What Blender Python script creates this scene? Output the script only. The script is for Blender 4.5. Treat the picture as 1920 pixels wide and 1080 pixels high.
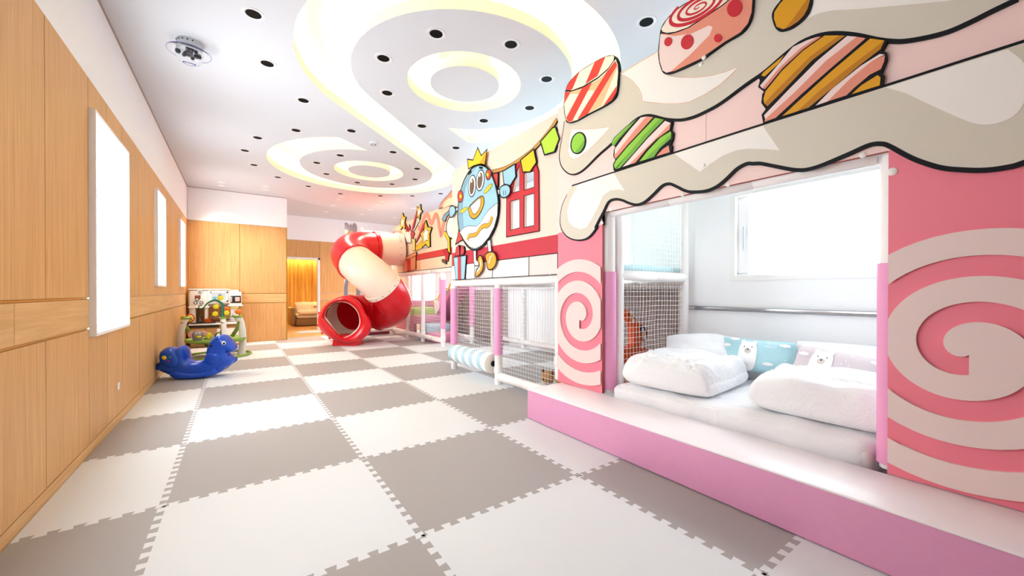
import bpy, bmesh, math, random
from math import sin, cos, pi, radians, atan2, sqrt, exp
from mathutils import Vector, Matrix
from mathutils.geometry import delaunay_2d_cdt
random.seed(7)
for o in list(bpy.data.objects): bpy.data.objects.remove(o)
SC = bpy.context.scene
COL = SC.collection

# ------------------------------------------------------------------ camera
F_PX, YAW, PITCH, SHIFT = 729.74, 0.6143, -0.0041, 9.33
CAM = Vector((0.3205, -1.6827, 1.1098))
cd = bpy.data.cameras.new('camera'); cam = bpy.data.objects.new('camera', cd); COL.objects.link(cam)
cd.sensor_width = 36.0; cd.lens = F_PX / 1920 * 36.0; cd.shift_y = SHIFT / 1920
cd.clip_start = 0.05
cam.location = CAM; cam.rotation_euler = (pi/2 + PITCH, 0, -YAW)
SC.camera = cam

# ------------------------------------------------------------------ world, exposure, light levels
w = bpy.data.worlds.new('world'); SC.world = w; w.use_nodes = True
w.node_tree.nodes['Background'].inputs[0].default_value = (0.9, 0.95, 1.0, 1)
w.node_tree.nodes['Background'].inputs[1].default_value = 1.0
SC.view_settings.view_transform = 'Standard'; SC.view_settings.look = 'None'
SC.view_settings.gamma = 1.0; SC.view_settings.use_curve_mapping = False
SC.view_settings.exposure = 1.04
L_COVE, L_WINL, L_WINR, L_BAY, L_SPOT, L_BEDROOM = 15.5, 9.5, 5.6, 4.6, 18.0, 200.0
try:
    SC.cycles.use_denoising = True; SC.cycles.max_bounces = 12; SC.cycles.diffuse_bounces = 7
    SC.cycles.sample_clamp_indirect = 8.0
except Exception: pass

# ------------------------------------------------------------------ helpers: tags
def tag(o, label=None, cat=None, group=None, kind=None):
    if label: o['label'] = label
    if cat: o['category'] = cat
    if group: o['group'] = group
    if kind: o['kind'] = kind
    return o
def thing(name, label, cat, loc=(0,0,0), group=None):
    o = bpy.data.objects.new(name, None); COL.objects.link(o); o.location = loc
    o.empty_display_size = 0.1
    return tag(o, label, cat, group)
def world_loc(o):
    p = Vector(o.location)
    while o.parent: o = o.parent; p += Vector(o.location)
    return p

# ------------------------------------------------------------------ helpers: materials
MATS = {}
def s2l(c): return c/12.92 if c <= .04045 else ((c+.055)/1.055)**2.4
def hexc(h): return tuple(s2l(int(h[i:i+2], 16)/255) for i in (0, 2, 4))
def mat(name, col, rough=.55, bump=0.0, scale=200.0, var=0.03, metal=0.0, spec=.4, coat=0.0, emit=None, es=0.0, trans=0.0):
    if name in MATS: return MATS[name]
    m = bpy.data.materials.new(name); m.use_nodes = True
    n = m.node_tree.nodes; l = m.node_tree.links; b = n['Principled BSDF']
    c = hexc(col) if isinstance(col, str) else col
    tc = n.new('ShaderNodeTexCoord')
    nz = n.new('ShaderNodeTexNoise'); nz.inputs['Scale'].default_value = scale if bump else 6.0
    nz.inputs['Detail'].default_value = 3.0
    l.new(tc.outputs['Object'], nz.inputs['Vector'])
    mx = n.new('ShaderNodeMix'); mx.data_type = 'RGBA'
    mx.inputs[6].default_value = tuple(max(0, x*(1-var)) for x in c)+(1,)
    mx.inputs[7].default_value = tuple(min(1, x*(1+var)) for x in c)+(1,)
    l.new(nz.outputs[0], mx.inputs[0]); l.new(mx.outputs[2], b.inputs['Base Color'])
    b.inputs['Roughness'].default_value = rough; b.inputs['Metallic'].default_value = metal
    b.inputs['Specular IOR Level'].default_value = spec; b.inputs['Coat Weight'].default_value = coat
    b.inputs['Transmission Weight'].default_value = trans
    if bump:
        bp = n.new('ShaderNodeBump'); bp.inputs['Strength'].default_value = bump; bp.inputs['Distance'].default_value = .004
        l.new(nz.outputs[0], bp.inputs['Height']); l.new(bp.outputs[0], b.inputs['Normal'])
    if emit:
        b.inputs['Emission Color'].default_value = hexc(emit)+(1,); b.inputs['Emission Strength'].default_value = es
    MATS[name] = m; return m
def wood(name, c1, c2, axis='z', rough=.5, scale=1.0):
    if name in MATS: return MATS[name]
    m = bpy.data.materials.new(name); m.use_nodes = True
    n = m.node_tree.nodes; l = m.node_tree.links; b = n['Principled BSDF']
    tc = n.new('ShaderNodeTexCoord'); mp = n.new('ShaderNodeMapping')
    s = {'z': (55, 55, 1.6), 'y': (55, 1.6, 55), 'x': (1.6, 55, 55)}[axis]
    mp.inputs['Scale'].default_value = tuple(v*scale for v in s)
    oi = n.new('ShaderNodeObjectInfo')
    l.new(tc.outputs['Object'], mp.inputs['Vector'])
    ad = n.new('ShaderNodeVectorMath'); ad.operation = 'ADD'
    ml = n.new('ShaderNodeMath'); ml.operation = 'MULTIPLY'; ml.inputs[1].default_value = 40
    l.new(oi.outputs['Random'], ml.inputs[0]); l.new(mp.outputs[0], ad.inputs[0]); l.new(ml.outputs[0], ad.inputs[1])
    nz = n.new('ShaderNodeTexNoise'); nz.inputs['Scale'].default_value = 1.0; nz.inputs['Detail'].default_value = 6.0
    nz.inputs['Roughness'].default_value = .62; nz.inputs['Distortion'].default_value = .6
    l.new(ad.outputs[0], nz.inputs['Vector'])
    rp = n.new('ShaderNodeValToRGB'); rp.color_ramp.elements[0].position = .32; rp.color_ramp.elements[1].position = .7
    rp.color_ramp.elements[0].color = hexc(c1)+(1,); rp.color_ramp.elements[1].color = hexc(c2)+(1,)
    l.new(nz.outputs[0], rp.inputs[0])
    hs = n.new('ShaderNodeHueSaturation')
    mr = n.new('ShaderNodeMapRange'); mr.inputs[3].default_value = .95; mr.inputs[4].default_value = 1.05
    l.new(oi.outputs['Random'], mr.inputs[0]); l.new(mr.outputs[0], hs.inputs['Value'])
    l.new(rp.outputs[0], hs.inputs['Color']); l.new(hs.outputs[0], b.inputs['Base Color'])
    b.inputs['Roughness'].default_value = rough; b.inputs['Specular IOR Level'].default_value = .35
    bp = n.new('ShaderNodeBump'); bp.inputs['Strength'].default_value = .06; bp.inputs['Distance'].default_value = .002
    l.new(nz.outputs[0], bp.inputs['Height']); l.new(bp.outputs[0], b.inputs['Normal'])
    MATS[name] = m; return m
def emis(name, col, strength):
    if name in MATS: return MATS[name]
    m = bpy.data.materials.new(name); m.use_nodes = True
    n = m.node_tree.nodes; l = m.node_tree.links; n.remove(n['Principled BSDF'])
    e = n.new('ShaderNodeEmission'); e.inputs[0].default_value = hexc(col)+(1,); e.inputs[1].default_value = strength
    l.new(e.outputs[0], n['Material Output'].inputs[0]); MATS[name] = m; return m
def cloth(name, col, rough=.85, wr=.25, scale=7.0):
    if name in MATS: return MATS[name]
    m = mat(name, col, rough, 0.0, var=.015, spec=.15); n = m.node_tree.nodes; l = m.node_tree.links; b = n['Principled BSDF']
    tc = n.new('ShaderNodeTexCoord'); nz = n.new('ShaderNodeTexNoise'); nz.inputs['Scale'].default_value = scale
    nz.inputs['Detail'].default_value = 4; nz.inputs['Distortion'].default_value = 1.2
    l.new(tc.outputs['Object'], nz.inputs['Vector'])
    bp = n.new('ShaderNodeBump'); bp.inputs['Strength'].default_value = wr; bp.inputs['Distance'].default_value = .03
    l.new(nz.outputs[0], bp.inputs['Height']); l.new(bp.outputs[0], b.inputs['Normal'])
    return m

RECESS = mat('recess_paint', 'eceae6', .8, 0, spec=.1, var=.008)
PLASTER = mat('plaster', 'f5f5f7', .8, .03, 300, .01, spec=.15)
CEIL = mat('ceiling_paint', 'd0d0d5', .85, 0, spec=.1, var=.008)
WOODV = wood('oak_vertical', 'c8955a', 'dfb076', 'z')
WOODH = wood('oak_band', 'cf9f65', 'e4b981', 'y')
WOODX = wood('oak_band_x', 'cf9f65', 'e4b981', 'x')
WOODF = wood('oak_floor', 'b98a50', 'd8ae74', 'x', .4, .6)
WOODR = wood('bedroom_slats', 'b07c3c', 'efc880', 'z', .5, .25)
BRASS = mat('brass', 'c9a240', .3, metal=.9, var=.02)
GROOVE = mat('groove_brown', '5b3f26', .8)
WHITE = mat('white_plastic', 'f2f1f0', .4, var=.01)
WHITEFOAM = mat('white_foam', 'f1ecea', .5, .05, 60, .015)
PINKFOAM = mat('pink_foam', 'ec9fc9', .5, .05, 60, .02)
BLACK = mat('black_paint', '15151a', .6, spec=.2)
NETM = mat('net_string', 'f6f4f2', .7)

# ------------------------------------------------------------------ helpers: geometry
def cdt(outer, holes=()):
    vs, es = [], []
    for lp in [outer]+list(holes):
        k = len(vs); vs += [Vector(p) for p in lp]; n = len(lp)
        es += [(k+i, k+(i+1) % n) for i in range(n)]
    r = delaunay_2d_cdt(vs, es, [], 0, 1e-6)
    V, Fs = r[0], r[2]
    out = []
    for f in Fs:
        c = sum((V[i] for i in f), Vector((0, 0)))/len(f)
        if inside(c, outer) and not any(inside(c, h) for h in holes): out.append(tuple(f))
    return V, out
def inside(p, poly):
    x, y = p[0], p[1]; r = False; n = len(poly); j = n-1
    for i in range(n):
        xi, yi = poly[i][0], poly[i][1]; xj, yj = poly[j][0], poly[j][1]
        if (yi > y) != (yj > y) and x < (xj-xi)*(y-yi)/(yj-yi)+xi: r = not r
        j = i
    return r
def smooth(pts, n=6, closed=True):
    P = [Vector(p) for p in pts]; N = len(P); out = []
    rng = range(N) if closed else range(N-1)
    for i in rng:
        p1, p2 = P[i], P[(i+1) % N]
        p0 = P[i-1] if (closed or i > 0) else p1*2-p2
        p3 = P[(i+2) % N] if (closed or i+2 < N) else p2*2-p1
        for k in range(n):
            t = k/n; t2, t3 = t*t, t*t*t
            out.append(.5*((2*p1)+(p2-p0)*t+(2*p0-5*p1+4*p2-p3)*t2+(3*p1-p0-3*p2+p3)*t3))
    if not closed: out.append(P[-1].copy())
    return out
MAPS = {'x': lambda a, b, d: (d, a, b), 'y': lambda a, b, d: (a, d, b), 'z': lambda a, b, d: (a, b, d)}
class MB:
    def __init__(s): s.v = []; s.f = []; s.m = []; s.mats = []; s.sm = []
    def mi(s, m):
        if m not in s.mats: s.mats.append(m)
        return s.mats.index(m)
    def add(s, verts, faces, m, sm=False):
        k = len(s.v); s.v += [Vector(v) for v in verts]; i = s.mi(m)
        for f in faces: s.f.append(tuple(k+a for a in f)); s.m.append(i); s.sm.append(sm)
        return s
    def box(s, x0, x1, y0, y1, z0, z1, m, M=None):
        V = [Vector((x, y, z)) for z in (z0, z1) for y in (y0, y1) for x in (x0, x1)]
        if M: V = [M @ v for v in V]
        return s.add(V, [(0, 2, 3, 1), (4, 5, 7, 6), (0, 1, 5, 4), (2, 6, 7, 3), (0, 4, 6, 2), (1, 3, 7, 5)], m)
    def rbox(s, x0, x1, y0, y1, z0, z1, m, r=.02, M=None, seg=2):
        b = bmesh.new(); bmesh.ops.create_cube(b, size=1)
        for v in b.verts: v.co = Vector(((x0+x1)/2+v.co.x*(x1-x0), (y0+y1)/2+v.co.y*(y1-y0), (z0+z1)/2+v.co.z*(z1-z0)))
        bmesh.ops.bevel(b, geom=b.edges[:], offset=min(r, .49*min(x1-x0, y1-y0, z1-z0)), segments=seg, profile=.5, affect='EDGES')
        b.verts.index_update()
        V = [v.co.copy() for v in b.verts]; Fc = [[v.index for v in f.verts] for f in b.faces]; b.free()
        if M: V = [M @ v for v in V]
        return s.add(V, Fc, m, True)
    def prism(s, outer, plane, d0, d1, m, holes=(), side=None, back=True, backm=None):
        mp = MAPS[plane]; V, Fs = cdt(outer, holes)
        s.add([mp(v[0], v[1], d0) for v in V], Fs, m)
        if back: s.add([mp(v[0], v[1], d1) for v in V], [tuple(reversed(f)) for f in Fs], backm or side or m)
        if d0 != d1:
            for lp in [outer]+list(holes):
                n = len(lp)
                s.add([mp(p[0], p[1], d) for d in (d0, d1) for p in lp], [(i, (i+1) % n, n+(i+1) % n, n+i) for i in range(n)], side or m)
        return s
    def loft(s, rings, m, caps=(True, True), sm=True, closed=True):
        n = len(rings[0]); V = [p for r in rings for p in r]; Fc = []
        for i in range(len(rings)-1):
            for j in range(n if closed else n-1):
                Fc.append((i*n+j, i*n+(j+1) % n, (i+1)*n+(j+1) % n, (i+1)*n+j))
        s.add(V, Fc, m, sm)
        for c, r in ((caps[0], rings[0]), (caps[1], rings[-1])):
            if c: s.add(list(r), [tuple(range(n))], m)
        return s
    def tube(s, path, r, m, n=14, caps=True, closed=False):
        P = [Vector(p) for p in path]; rr = r if isinstance(r, (list, tuple)) else [r]*len(P)
        rings = []; up = None
        for i, p in enumerate(P):
            a = P[i-1] if (i > 0 or closed) else p; b = P[(i+1) % len(P)] if (i+1 < len(P) or closed) else p
            t = (b-a).normalized()
            if up is None: up = t.cross(Vector((0, 0, 1)) if abs(t.z) < .9 else Vector((1, 0, 0))).normalized()
            up = (up-t*up.dot(t)).normalized(); sd = t.cross(up)
            rings.append([p+(up*cos(2*pi*k/n)+sd*sin(2*pi*k/n))*rr[i] for k in range(n)])
        if closed: rings.append(rings[0])
        return s.loft(rings, m, (caps and not closed,)*2)
    def cyl(s, p, q, r, m, n=16, r2=None): return s.tube([p, q], [r, r if r2 is None else r2], m, n)
    def ball(s, c, r, m, n=14, M=None):
        c = Vector(c); rx, ry, rz = r if isinstance(r, (tuple, list)) else (r, r, r); rings = []
        for i in range(n//2+1):
            t = pi*i/(n//2)
            ring = [Vector((rx*sin(t)*cos(2*pi*k/n), ry*sin(t)*sin(2*pi*k/n), rz*cos(t))) for k in range(n)]
            rings.append([c+(M @ v if M else v) for v in ring])
        return s.loft(rings, m, (False, False))
    def lathe(s, c, prof, m, n=24, axis='z', caps=(False, False)):
        c = Vector(c); mp = {'z': lambda x, y, h: Vector((x, y, h)), 'x': lambda x, y, h: Vector((h, x, y)), 'y': lambda x, y, h: Vector((x, h, y))}[axis]
        return s.loft([[c+mp(r*cos(2*pi*k/n), r*sin(2*pi*k/n), h) for k in range(n)] for r, h in prof], m, caps)
    def build(s, name, parent=None, origin=None, weld=False):
        base = world_loc(parent) if parent else Vector((0, 0, 0))
        org = Vector(origin) if origin is not None else (base if parent else Vector((0, 0, 0)))
        me = bpy.data.meshes.new(name); me.from_pydata([v-org for v in s.v], [], s.f)
        for m in s.mats: me.materials.append(m)
        me.polygons.foreach_set('material_index', s.m); me.polygons.foreach_set('use_smooth', s.sm)
        b = bmesh.new(); b.from_mesh(me)
        bmesh.ops.remove_doubles(b, verts=b.verts, dist=1e-5)
        bmesh.ops.recalc_face_normals(b, faces=b.faces); b.to_mesh(me); b.free()
        if any(s.sm): me.set_sharp_from_angle(angle=radians(48))
        o = bpy.data.objects.new(name, me); COL.objects.link(o)
        o.location = org-base
        if parent: o.parent = parent
        return o
def struct(name, mb, parent=None):
    o = mb.build(name, parent)
    if not parent: o['kind'] = 'structure'
    return o
def copy_tree(o, loc, label=None, parent=None):
    c = o.copy(); COL.objects.link(c); c.parent = parent
    if loc is not None: c.location = loc
    if label: c['label'] = label
    for ch in o.children: copy_tree(ch, None, None, c)
    return c

# a pixel of the photograph, followed to the plane it lies on
CY, SY, CP, SP = cos(YAW), sin(YAW), cos(PITCH), sin(PITCH)
def ray(px, py):
    r = (px-960)/F_PX; u = -(py-540-SHIFT)/F_PX
    fw, up = CP-u*SP, SP+u*CP
    return Vector((r*CY+fw*SY, -r*SY+fw*CY, up))
def on_x(px, py, X): d = ray(px, py); return CAM+d*((X-CAM.x)/d.x)
def on_y(px, py, Y): d = ray(px, py); return CAM+d*((Y-CAM.y)/d.y)
def on_z(px, py, Z): d = ray(px, py); return CAM+d*((Z-CAM.z)/d.z)
def at_depth(px, py, D): return CAM+ray(px, py)*D/(CP-(-(py-540-SHIFT)/F_PX)*SP)
def crop(ox, oy, s, pts): return [(ox+x/s, oy+y/s) for x, y in pts]
def yz(px, X): return [on_x(x, y, X).yz for x, y in px]
def xz(px, Y): return [on_y(x, y, Y).xz for x, y in px]

# ================================================================== SETTING
XL, ZC, ZW, YB, XR, YF, YREAR = -0.507, 3.25, 2.568, 8.59, 5.0, 10.85, -4.2
YSTEP, XN = 0.56, 4.1           # the bed nook's wall stands at XN up to YSTEP
Z1, Z2 = 1.063, 0.855           # edges of the horizontal timber band
m = MB(); m.box(XL-.3, XR+.3, YREAR-.2, 9.02, -.12, -.02, mat('screed', 'b8b2ac', .8)); struct('floor', m)
m = MB(); m.box(XL-.3, XR+.3, 9.02, 14.2, -.12, -.004, WOODF); struct('floor_corridor', m)

# --- ceiling with the two swirl coves
CA, CB = Vector((2.26, 1.915)), Vector((2.255, 5.485))
def arc(c, r, a0, a1, n=40): return [Vector((c.x+r*cos(radians(a0+(a1-a0)*i/n)), c.y+r*sin(radians(a0+(a1-a0)*i/n)))) for i in range(n+1)]
def channel(d=0.0):
    Ro, Ri = 1.56+d, 1.10-d
    D = (CB-CA).length; phi = math.degrees(math.asin((Ro+Ri)/D)); t = 90+90-phi
    e = math.degrees(d/1.3)
    p = arc(CA, Ro, 60+e, t-360, 64)+arc(CB, Ri, t-180, 253.8+e, 64)
    p += arc(CB, Ro, 240+e, t-180, 64)+arc(CA, Ri, t, 433.8+e, 64)
    return p
def ringpts(c, r, n=72): return [Vector((c.x+r*cos(2*pi*i/n), c.y+r*sin(2*pi*i/n))) for i in range(n)]
ch = channel(); RO, RD = .58, .354
rect = [(XL-.2, YREAR-.1), (XR+.2, YREAR-.1), (XR+.2, YF+.1), (XL-.2, YF+.1)]
m = MB(); m.prism(rect, 'z', ZC, ZC+.1, CEIL, holes=[ch, ringpts(CA, RO), ringpts(CB, RO)])
ceiling = struct('ceiling', m)
m = MB(); up = channel(.13)
ZU = ZC+.30
def pocket(mb, outer, holes=()):
    V, Fs = cdt(outer, holes); mb.add([(v[0], v[1], ZU) for v in V], Fs, RECESS)
    for lp in [outer]+list(holes):
        n = len(lp); mb.add([(p[0], p[1], z) for z in (ZC+.1, ZU) for p in lp], [(i, (i+1) % n, n+(i+1) % n, n+i) for i in range(n)], RECESS)
pocket(m, up)
for c in (CA, CB): pocket(m, ringpts(c, RO+.12), [ringpts(c, RD-.1)])
m.build('ceiling_recess', ceiling)
m = MB()
for c in (CA, CB): m.prism(ringpts(c, RD), 'z', ZC, ZC+.1, CEIL); m.prism(ringpts(c, RD-.1), 'z', ZC+.1, ZU, CEIL)
m.build('ceiling_disc', ceiling)
LED = emis('cove_led', 'ffec98', L_COVE)
def strip(mb, pts, wd, z, closed=True):
    n = len(pts); L, R = [], []
    for i in range(n):
        a, b = pts[i-1], pts[(i+1) % n]; t = Vector((b[0]-a[0], b[1]-a[1])); t = t.normalized() if t.length else Vector((1, 0))
        nn = Vector((-t.y, t.x))*wd/2; L.append((pts[i][0]+nn.x, pts[i][1]+nn.y, z)); R.append((pts[i][0]-nn.x, pts[i][1]-nn.y, z))
    mb.add(L+R, [(i, (i+1) % n, n+(i+1) % n, n+i) for i in range(n)], LED)
m = MB(); strip(m, channel(.07), .025, ZC+.112); m.build('light_strip', ceiling)
for c in (CA, CB):
    m = MB(); strip(m, ringpts(c, RO+.06), .02, ZC+.112); strip(m, ringpts(c, RD-.05), .02, ZC+.112); m.build('light_strip', ceiling)
# plenum cover so that no daylight enters above the ceiling
m = MB(); m.box(XL-.3, XR+.3, YREAR-.2, YF+.2, ZU+.02, ZU+.1, CEIL); m.build('roof_deck', ceiling)

# --- left wall: plaster above, oak panels below, brass in the grooves
m = MB(); m.box(XL-.25, XL-.02, YREAR, YB+.02, -.02, ZC+.12, PLASTER); m.box(XL-.02, XL-.004, YREAR, YB, ZW+.004, ZC, PLASTER)
m.box(XL-.02, XL-.012, YREAR, YB, 0, ZW+.004, GROOVE)
wall_left = struct('wall_left', m)
SEAMS = [YREAR, -3.2, -2.2, -1.2, -.2, .69, 1.413, 2.143, 2.604, 3.083, 3.81, 4.72, 5.25, 6.23, 7.09, 7.77, YB]
G = .0035
for a, b in zip(SEAMS[:-1], SEAMS[1:]):
    m = MB(); m.box(XL-.015, XL, a+G, b-G, Z1+.008, ZW, WOODV); m.build('wood_panel', wall_left)
    m = MB(); m.box(XL-.015, XL, a+G, b-G, .07, Z2-.008, WOODV); m.build('wood_panel', wall_left)
BS = [YREAR, -1.6, 1.06, 2.66, 5.3, 7.1, YB]
for a, b in zip(BS[:-1], BS[1:]):
    m = MB(); m.box(XL-.015, XL, a+.002, b-.002, Z2+.008, Z1-.008, WOODH); m.build('wood_band', wall_left)
for z in (Z1, Z2):
    m = MB(); m.box(XL-.015, XL-.004, YREAR, YB, z-.006, z+.006, BRASS); m.build('brass_strip', wall_left)
m = MB(); m.box(XL-.015, XL+.001, YREAR, YB, -.02, .064, WOODH); struct('baseboard_left', m)
m = MB(); m.box(XL-.004, XL+.004, YREAR, YB, ZC-.012, ZC, mat('shadow_gap', 'b09a90', .8)); struct('trim_1', m)

# --- back wall with oak panels, the corridor beyond it
XE = 1.25
m = MB(); m.box(XL-.25, XE, YB+.015, YB+.24, -.02, ZC+.12, PLASTER); m.box(XL, XE, YB, YB+.02, ZW+.004, ZC, PLASTER)
m.box(XL, XE-.004, YB+.012, YB+.02, 0, ZW, GROOVE)
wall_back = struct('wall_back', m)
for a, b in ((XL, .357), (.357, XE-.012)):
    for z0, z1, wm in ((.004, Z2-.008, WOODV), (Z1+.008, ZW, WOODV)):
        m = MB(); m.box(a+G, b-G, YB, YB+.014, z0, z1, wm); m.build('wood_panel', wall_back)
m = MB(); m.box(XL+.003, XE-.015, YB, YB+.014, Z2+.008, Z1-.008, WOODX); m.build('wood_band', wall_back)
for z in (Z1, Z2):
    m = MB(); m.box(XL, XE-.01, YB+.003, YB+.014, z-.006, z+.006, BRASS); m.build('brass_strip', wall_back)
m = MB(); m.box(XE-.012, XE+.004, YB-.003, YB+.02, 0, ZW, BRASS); m.build('brass_strip', wall_back)
m = MB(); m.box(XL, XE, YB-.004, YB+.004, ZC-.012, ZC, MATS['shadow_gap']); struct('trim_2', m)

DX0, DX1, DZ = 1.36, 2.24, 2.03
m = MB(); m.prism([(XL, -.02), (XR, -.02), (XR, ZC+.12), (XL, ZC+.12)], 'y', YF+.015, YF+.2, PLASTER, holes=[[(DX0-.05, -.021), (DX1+.05, -.021), (DX1+.05, DZ+.05), (DX0-.05, DZ+.05)]])
m.box(XL, XR, YF, YF+.016, ZW+.004, ZC, PLASTER)
wall_far = struct('wall_far', m)
for a, b, z0, z1 in ((XL, DX0-.05, 0, Z2-.006), (XL, DX0-.05, Z1+.006, ZW), (DX1+.05, 3.2, 0, Z2-.006), (DX1+.05, 3.2, Z1+.006, ZW), (3.2, XR, 0, Z2-.006), (3.2, XR, Z1+.006, ZW), (DX0-.05, DX1+.05, DZ+.055, ZW)):
    m = MB(); m.box(a+.002, b-.002, YF, YF+.014, z0, z1, WOODV); m.build('wood_panel', wall_far)
for a, b in ((XL, DX0-.05), (DX1+.05, XR)):
    m = MB(); m.box(a+.002, b-.002, YF, YF+.014, Z2+.006, Z1-.006, WOODX); m.build('wood_band', wall_far)
m = MB()
for a, b in ((DX0-.05, DX0), (DX1, DX1+.05)): m.box(a, b, YF-.02, YF+.21, -.004, DZ+.05, WHITE)
m.box(DX0-.05, DX1+.05, YF-.02, YF+.21, DZ, DZ+.05, WHITE); struct('door_1', m)
# bedroom beyond the doorway
m = MB(); m.box(.2, 4.2, 13.8, 13.95, -.02, 2.6, WOODR); wb = struct('wall_bedroom_back', m)
m = MB()
for k in range(26): m.box(.6+k*.12, .6+k*.12+.112, 13.78, 13.8, 0, 2.45, WOODR)
m.build('wood_slat', wb)
m = MB(); m.box(.05, .2, YF+.2, 13.95, -.02, 2.6, WOODR); m.box(4.2, 4.35, YF+.2, 13.95, -.02, 2.6, PLASTER); struct('wall_bedroom_side', m)
m = MB(); m.box(.05, 4.35, YF+.2, 13.95, 2.6, 2.7, CEIL); cb = struct('ceiling_bedroom', m)
m = MB(); m.box(.6, 3.8, 13.70, 13.73, 2.48, 2.5, emis('bedroom_led', 'ffd878', L_BEDROOM)); m.build('light_strip', cb)
m = MB(); m.box(.4, 4.0, 13.62, 13.66, 2.38, 2.6, PLASTER); m.build('cove_lip', cb)
m = MB(); m.lathe((2.3, 12.0, 2.6), [(.05, 0), (.07, -.004), (.075, 0)], WHITE, 20); m.build('added_downlight', cb)  # unseen fitting and its lamp below, added to brighten the bed and pillows
ld = bpy.data.lights.new('added_bedroom_lamp', 'SPOT'); ld.energy = 45; ld.color = (1, .9, .76); ld.spot_size = radians(120); ld.spot_blend = .5; ld.shadow_soft_size = .05
lo = bpy.data.objects.new('added_bedroom_lamp', ld); COL.objects.link(lo); lo.location = (2.3, 12.0, 2.59)

# --- right wall: bed nook wall stands forward, with its window and rail
def wall_x(name, x, thick, y0, y1, z0, z1, wins):
    mb = MB(); mb.prism([(y0, z0), (y1, z0), (y1, z1), (y0, z1)], 'x', x, x+thick, PLASTER,
        holes=[[(a, c), (b, c), (b, d), (a, d)] for a, b, c, d in wins])
    return struct(name, mb)
W4 = (-1.62, .12, 1.21, 2.03)
wall_x('wall_right', XN, .16, YREAR, YSTEP, -.02, ZC+.12, [W4])
m = MB(); m.box(XN+.16, XR+.16, YSTEP-.16, YSTEP, -.02, ZC+.12, PLASTER); struct('wall_nook_return', m)
WINS = [(1.9, 4.7, 1.16, 2.25), (5.7, 7.2, 1.2, 2.25), (8.75, 10.6, .75, 1.75)]
wall_x('wall_right_bay', XR, .16, YSTEP, YF+.1, -.02, ZC+.12, WINS)
m = MB(); m.box(XL-.25, XN+.16, YREAR-.2, YREAR, -.02, ZC+.12, PLASTER); struct('wall_rear', m)

GLOWL = emis('frosted_pane', 'e0ecf2', L_WINL); GLOWR = emis('blind_glow', 'e0ecf2', L_WINR); GLOWB = emis('bay_glow', 'd4e6f2', L_BAY)
def window_right(name, x, wn, mullion=None):
    a, b, c, d = wn; f = MB(); t = .045
    f.prism([(a, c), (b, c), (b, d), (a, d)], 'x', x-.012, x+.15, WHITE, holes=[[(a+t, c+t), (b-t, c+t), (b-t, d-t), (a+t, d-t)]])
    o = struct(name, f)
    p = MB(); p.box(x+.11, x+.13, a+t, b-t, c+t, d-t, GLOWR if name == 'window_4' else GLOWB); p.build('pane', o)
    s = MB(); s.box(x+.02, x+.10, a+t, b-t, c+t, c+t+.012, WHITE); s.build('sill', o)
    if mullion is not None:
        s = MB(); s.rbox(x+.03, x+.055, a+t+.004, b-t-.004, c+t+.022, c+t+.040, WHITE, .006); s.build('blind_rail', o)
        s = MB(); s.box(x+.05, x+.10, b-t-.09, b-t, c+t+.012, d-t, WHITE); s.build('side_jamb', o)
        s = MB(); s.rbox(x+.03, x+.05, b-t-.065, b-t-.045, c+.28, c+.5, mat('grey_handle', 'c9ccd0', .4), .006); s.build('handle', o)
    return o
window_right('window_4', XN, W4, .2)
for k, wn in enumerate(WINS): window_right('window_%d' % (5+k), XR, wn)
def window_left(name, y0, y1, z0, z1):
    f = MB(); t = .022
    f.prism([(y0, z0), (y1, z0), (y1, z1), (y0, z1)], 'x', XL+.035, XL, WHITE, holes=[[(y0+t, z0+t), (y1-t, z0+t), (y1-t, z1-t), (y0+t, z1-t)]])
    o = struct(name, f)
    p = MB(); p.box(XL+.004, XL+.012, y0+t, y1-t, z0+t, z1-t, GLOWL); p.build('pane', o)
window_left('window_1', 2.147, 3.17, .80, 2.36)
window_left('window_2', 4.70, 5.365, 1.17, 2.37)
window_left('window_3', 7.085, 7.765, 1.19, 2.37)
# unseen window added at the row's spacing to brighten the foreground and facade
window_left('window_8', -.09, .61, 1.17, 2.37)

# ================================================================== FOAM FLOOR MATS
MATW = mat('mat_white', 'dddee0', .5, .25, 420, .015, spec=.3)
MATG = mat('mat_grey', 'a6a09e', .5, .25, 420, .03, spec=.3)
AMP, NT = .016, 12
def jig(p, q, flip=1):
    p, q = Vector(p), Vector(q); d = q-p; n = Vector((-d.y, d.x))*flip; out = [p]
    for k in range(NT):
        for t, s in ((.0, -1), (.30, -1), (.22, 1), (.78, 1), (.70, -1), (1.0, -1)):
            if t == 0.0 and k: continue
            tt = (k+t)/NT
            tt = .004+tt*.992
            out.append(p+d*tt+n*(AMP*s))
    return out
ORD = ['first', 'second', 'third', 'fourth', 'fifth', 'sixth', 'seventh', 'eighth', 'ninth', 'tenth', 'eleventh', 'twelfth']
COLN = ['along the wooden wall', 'second column from the wooden wall', 'third column from the wooden wall', 'column by the pink bench', 'column inside the netting', 'column by the right wall']
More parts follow.
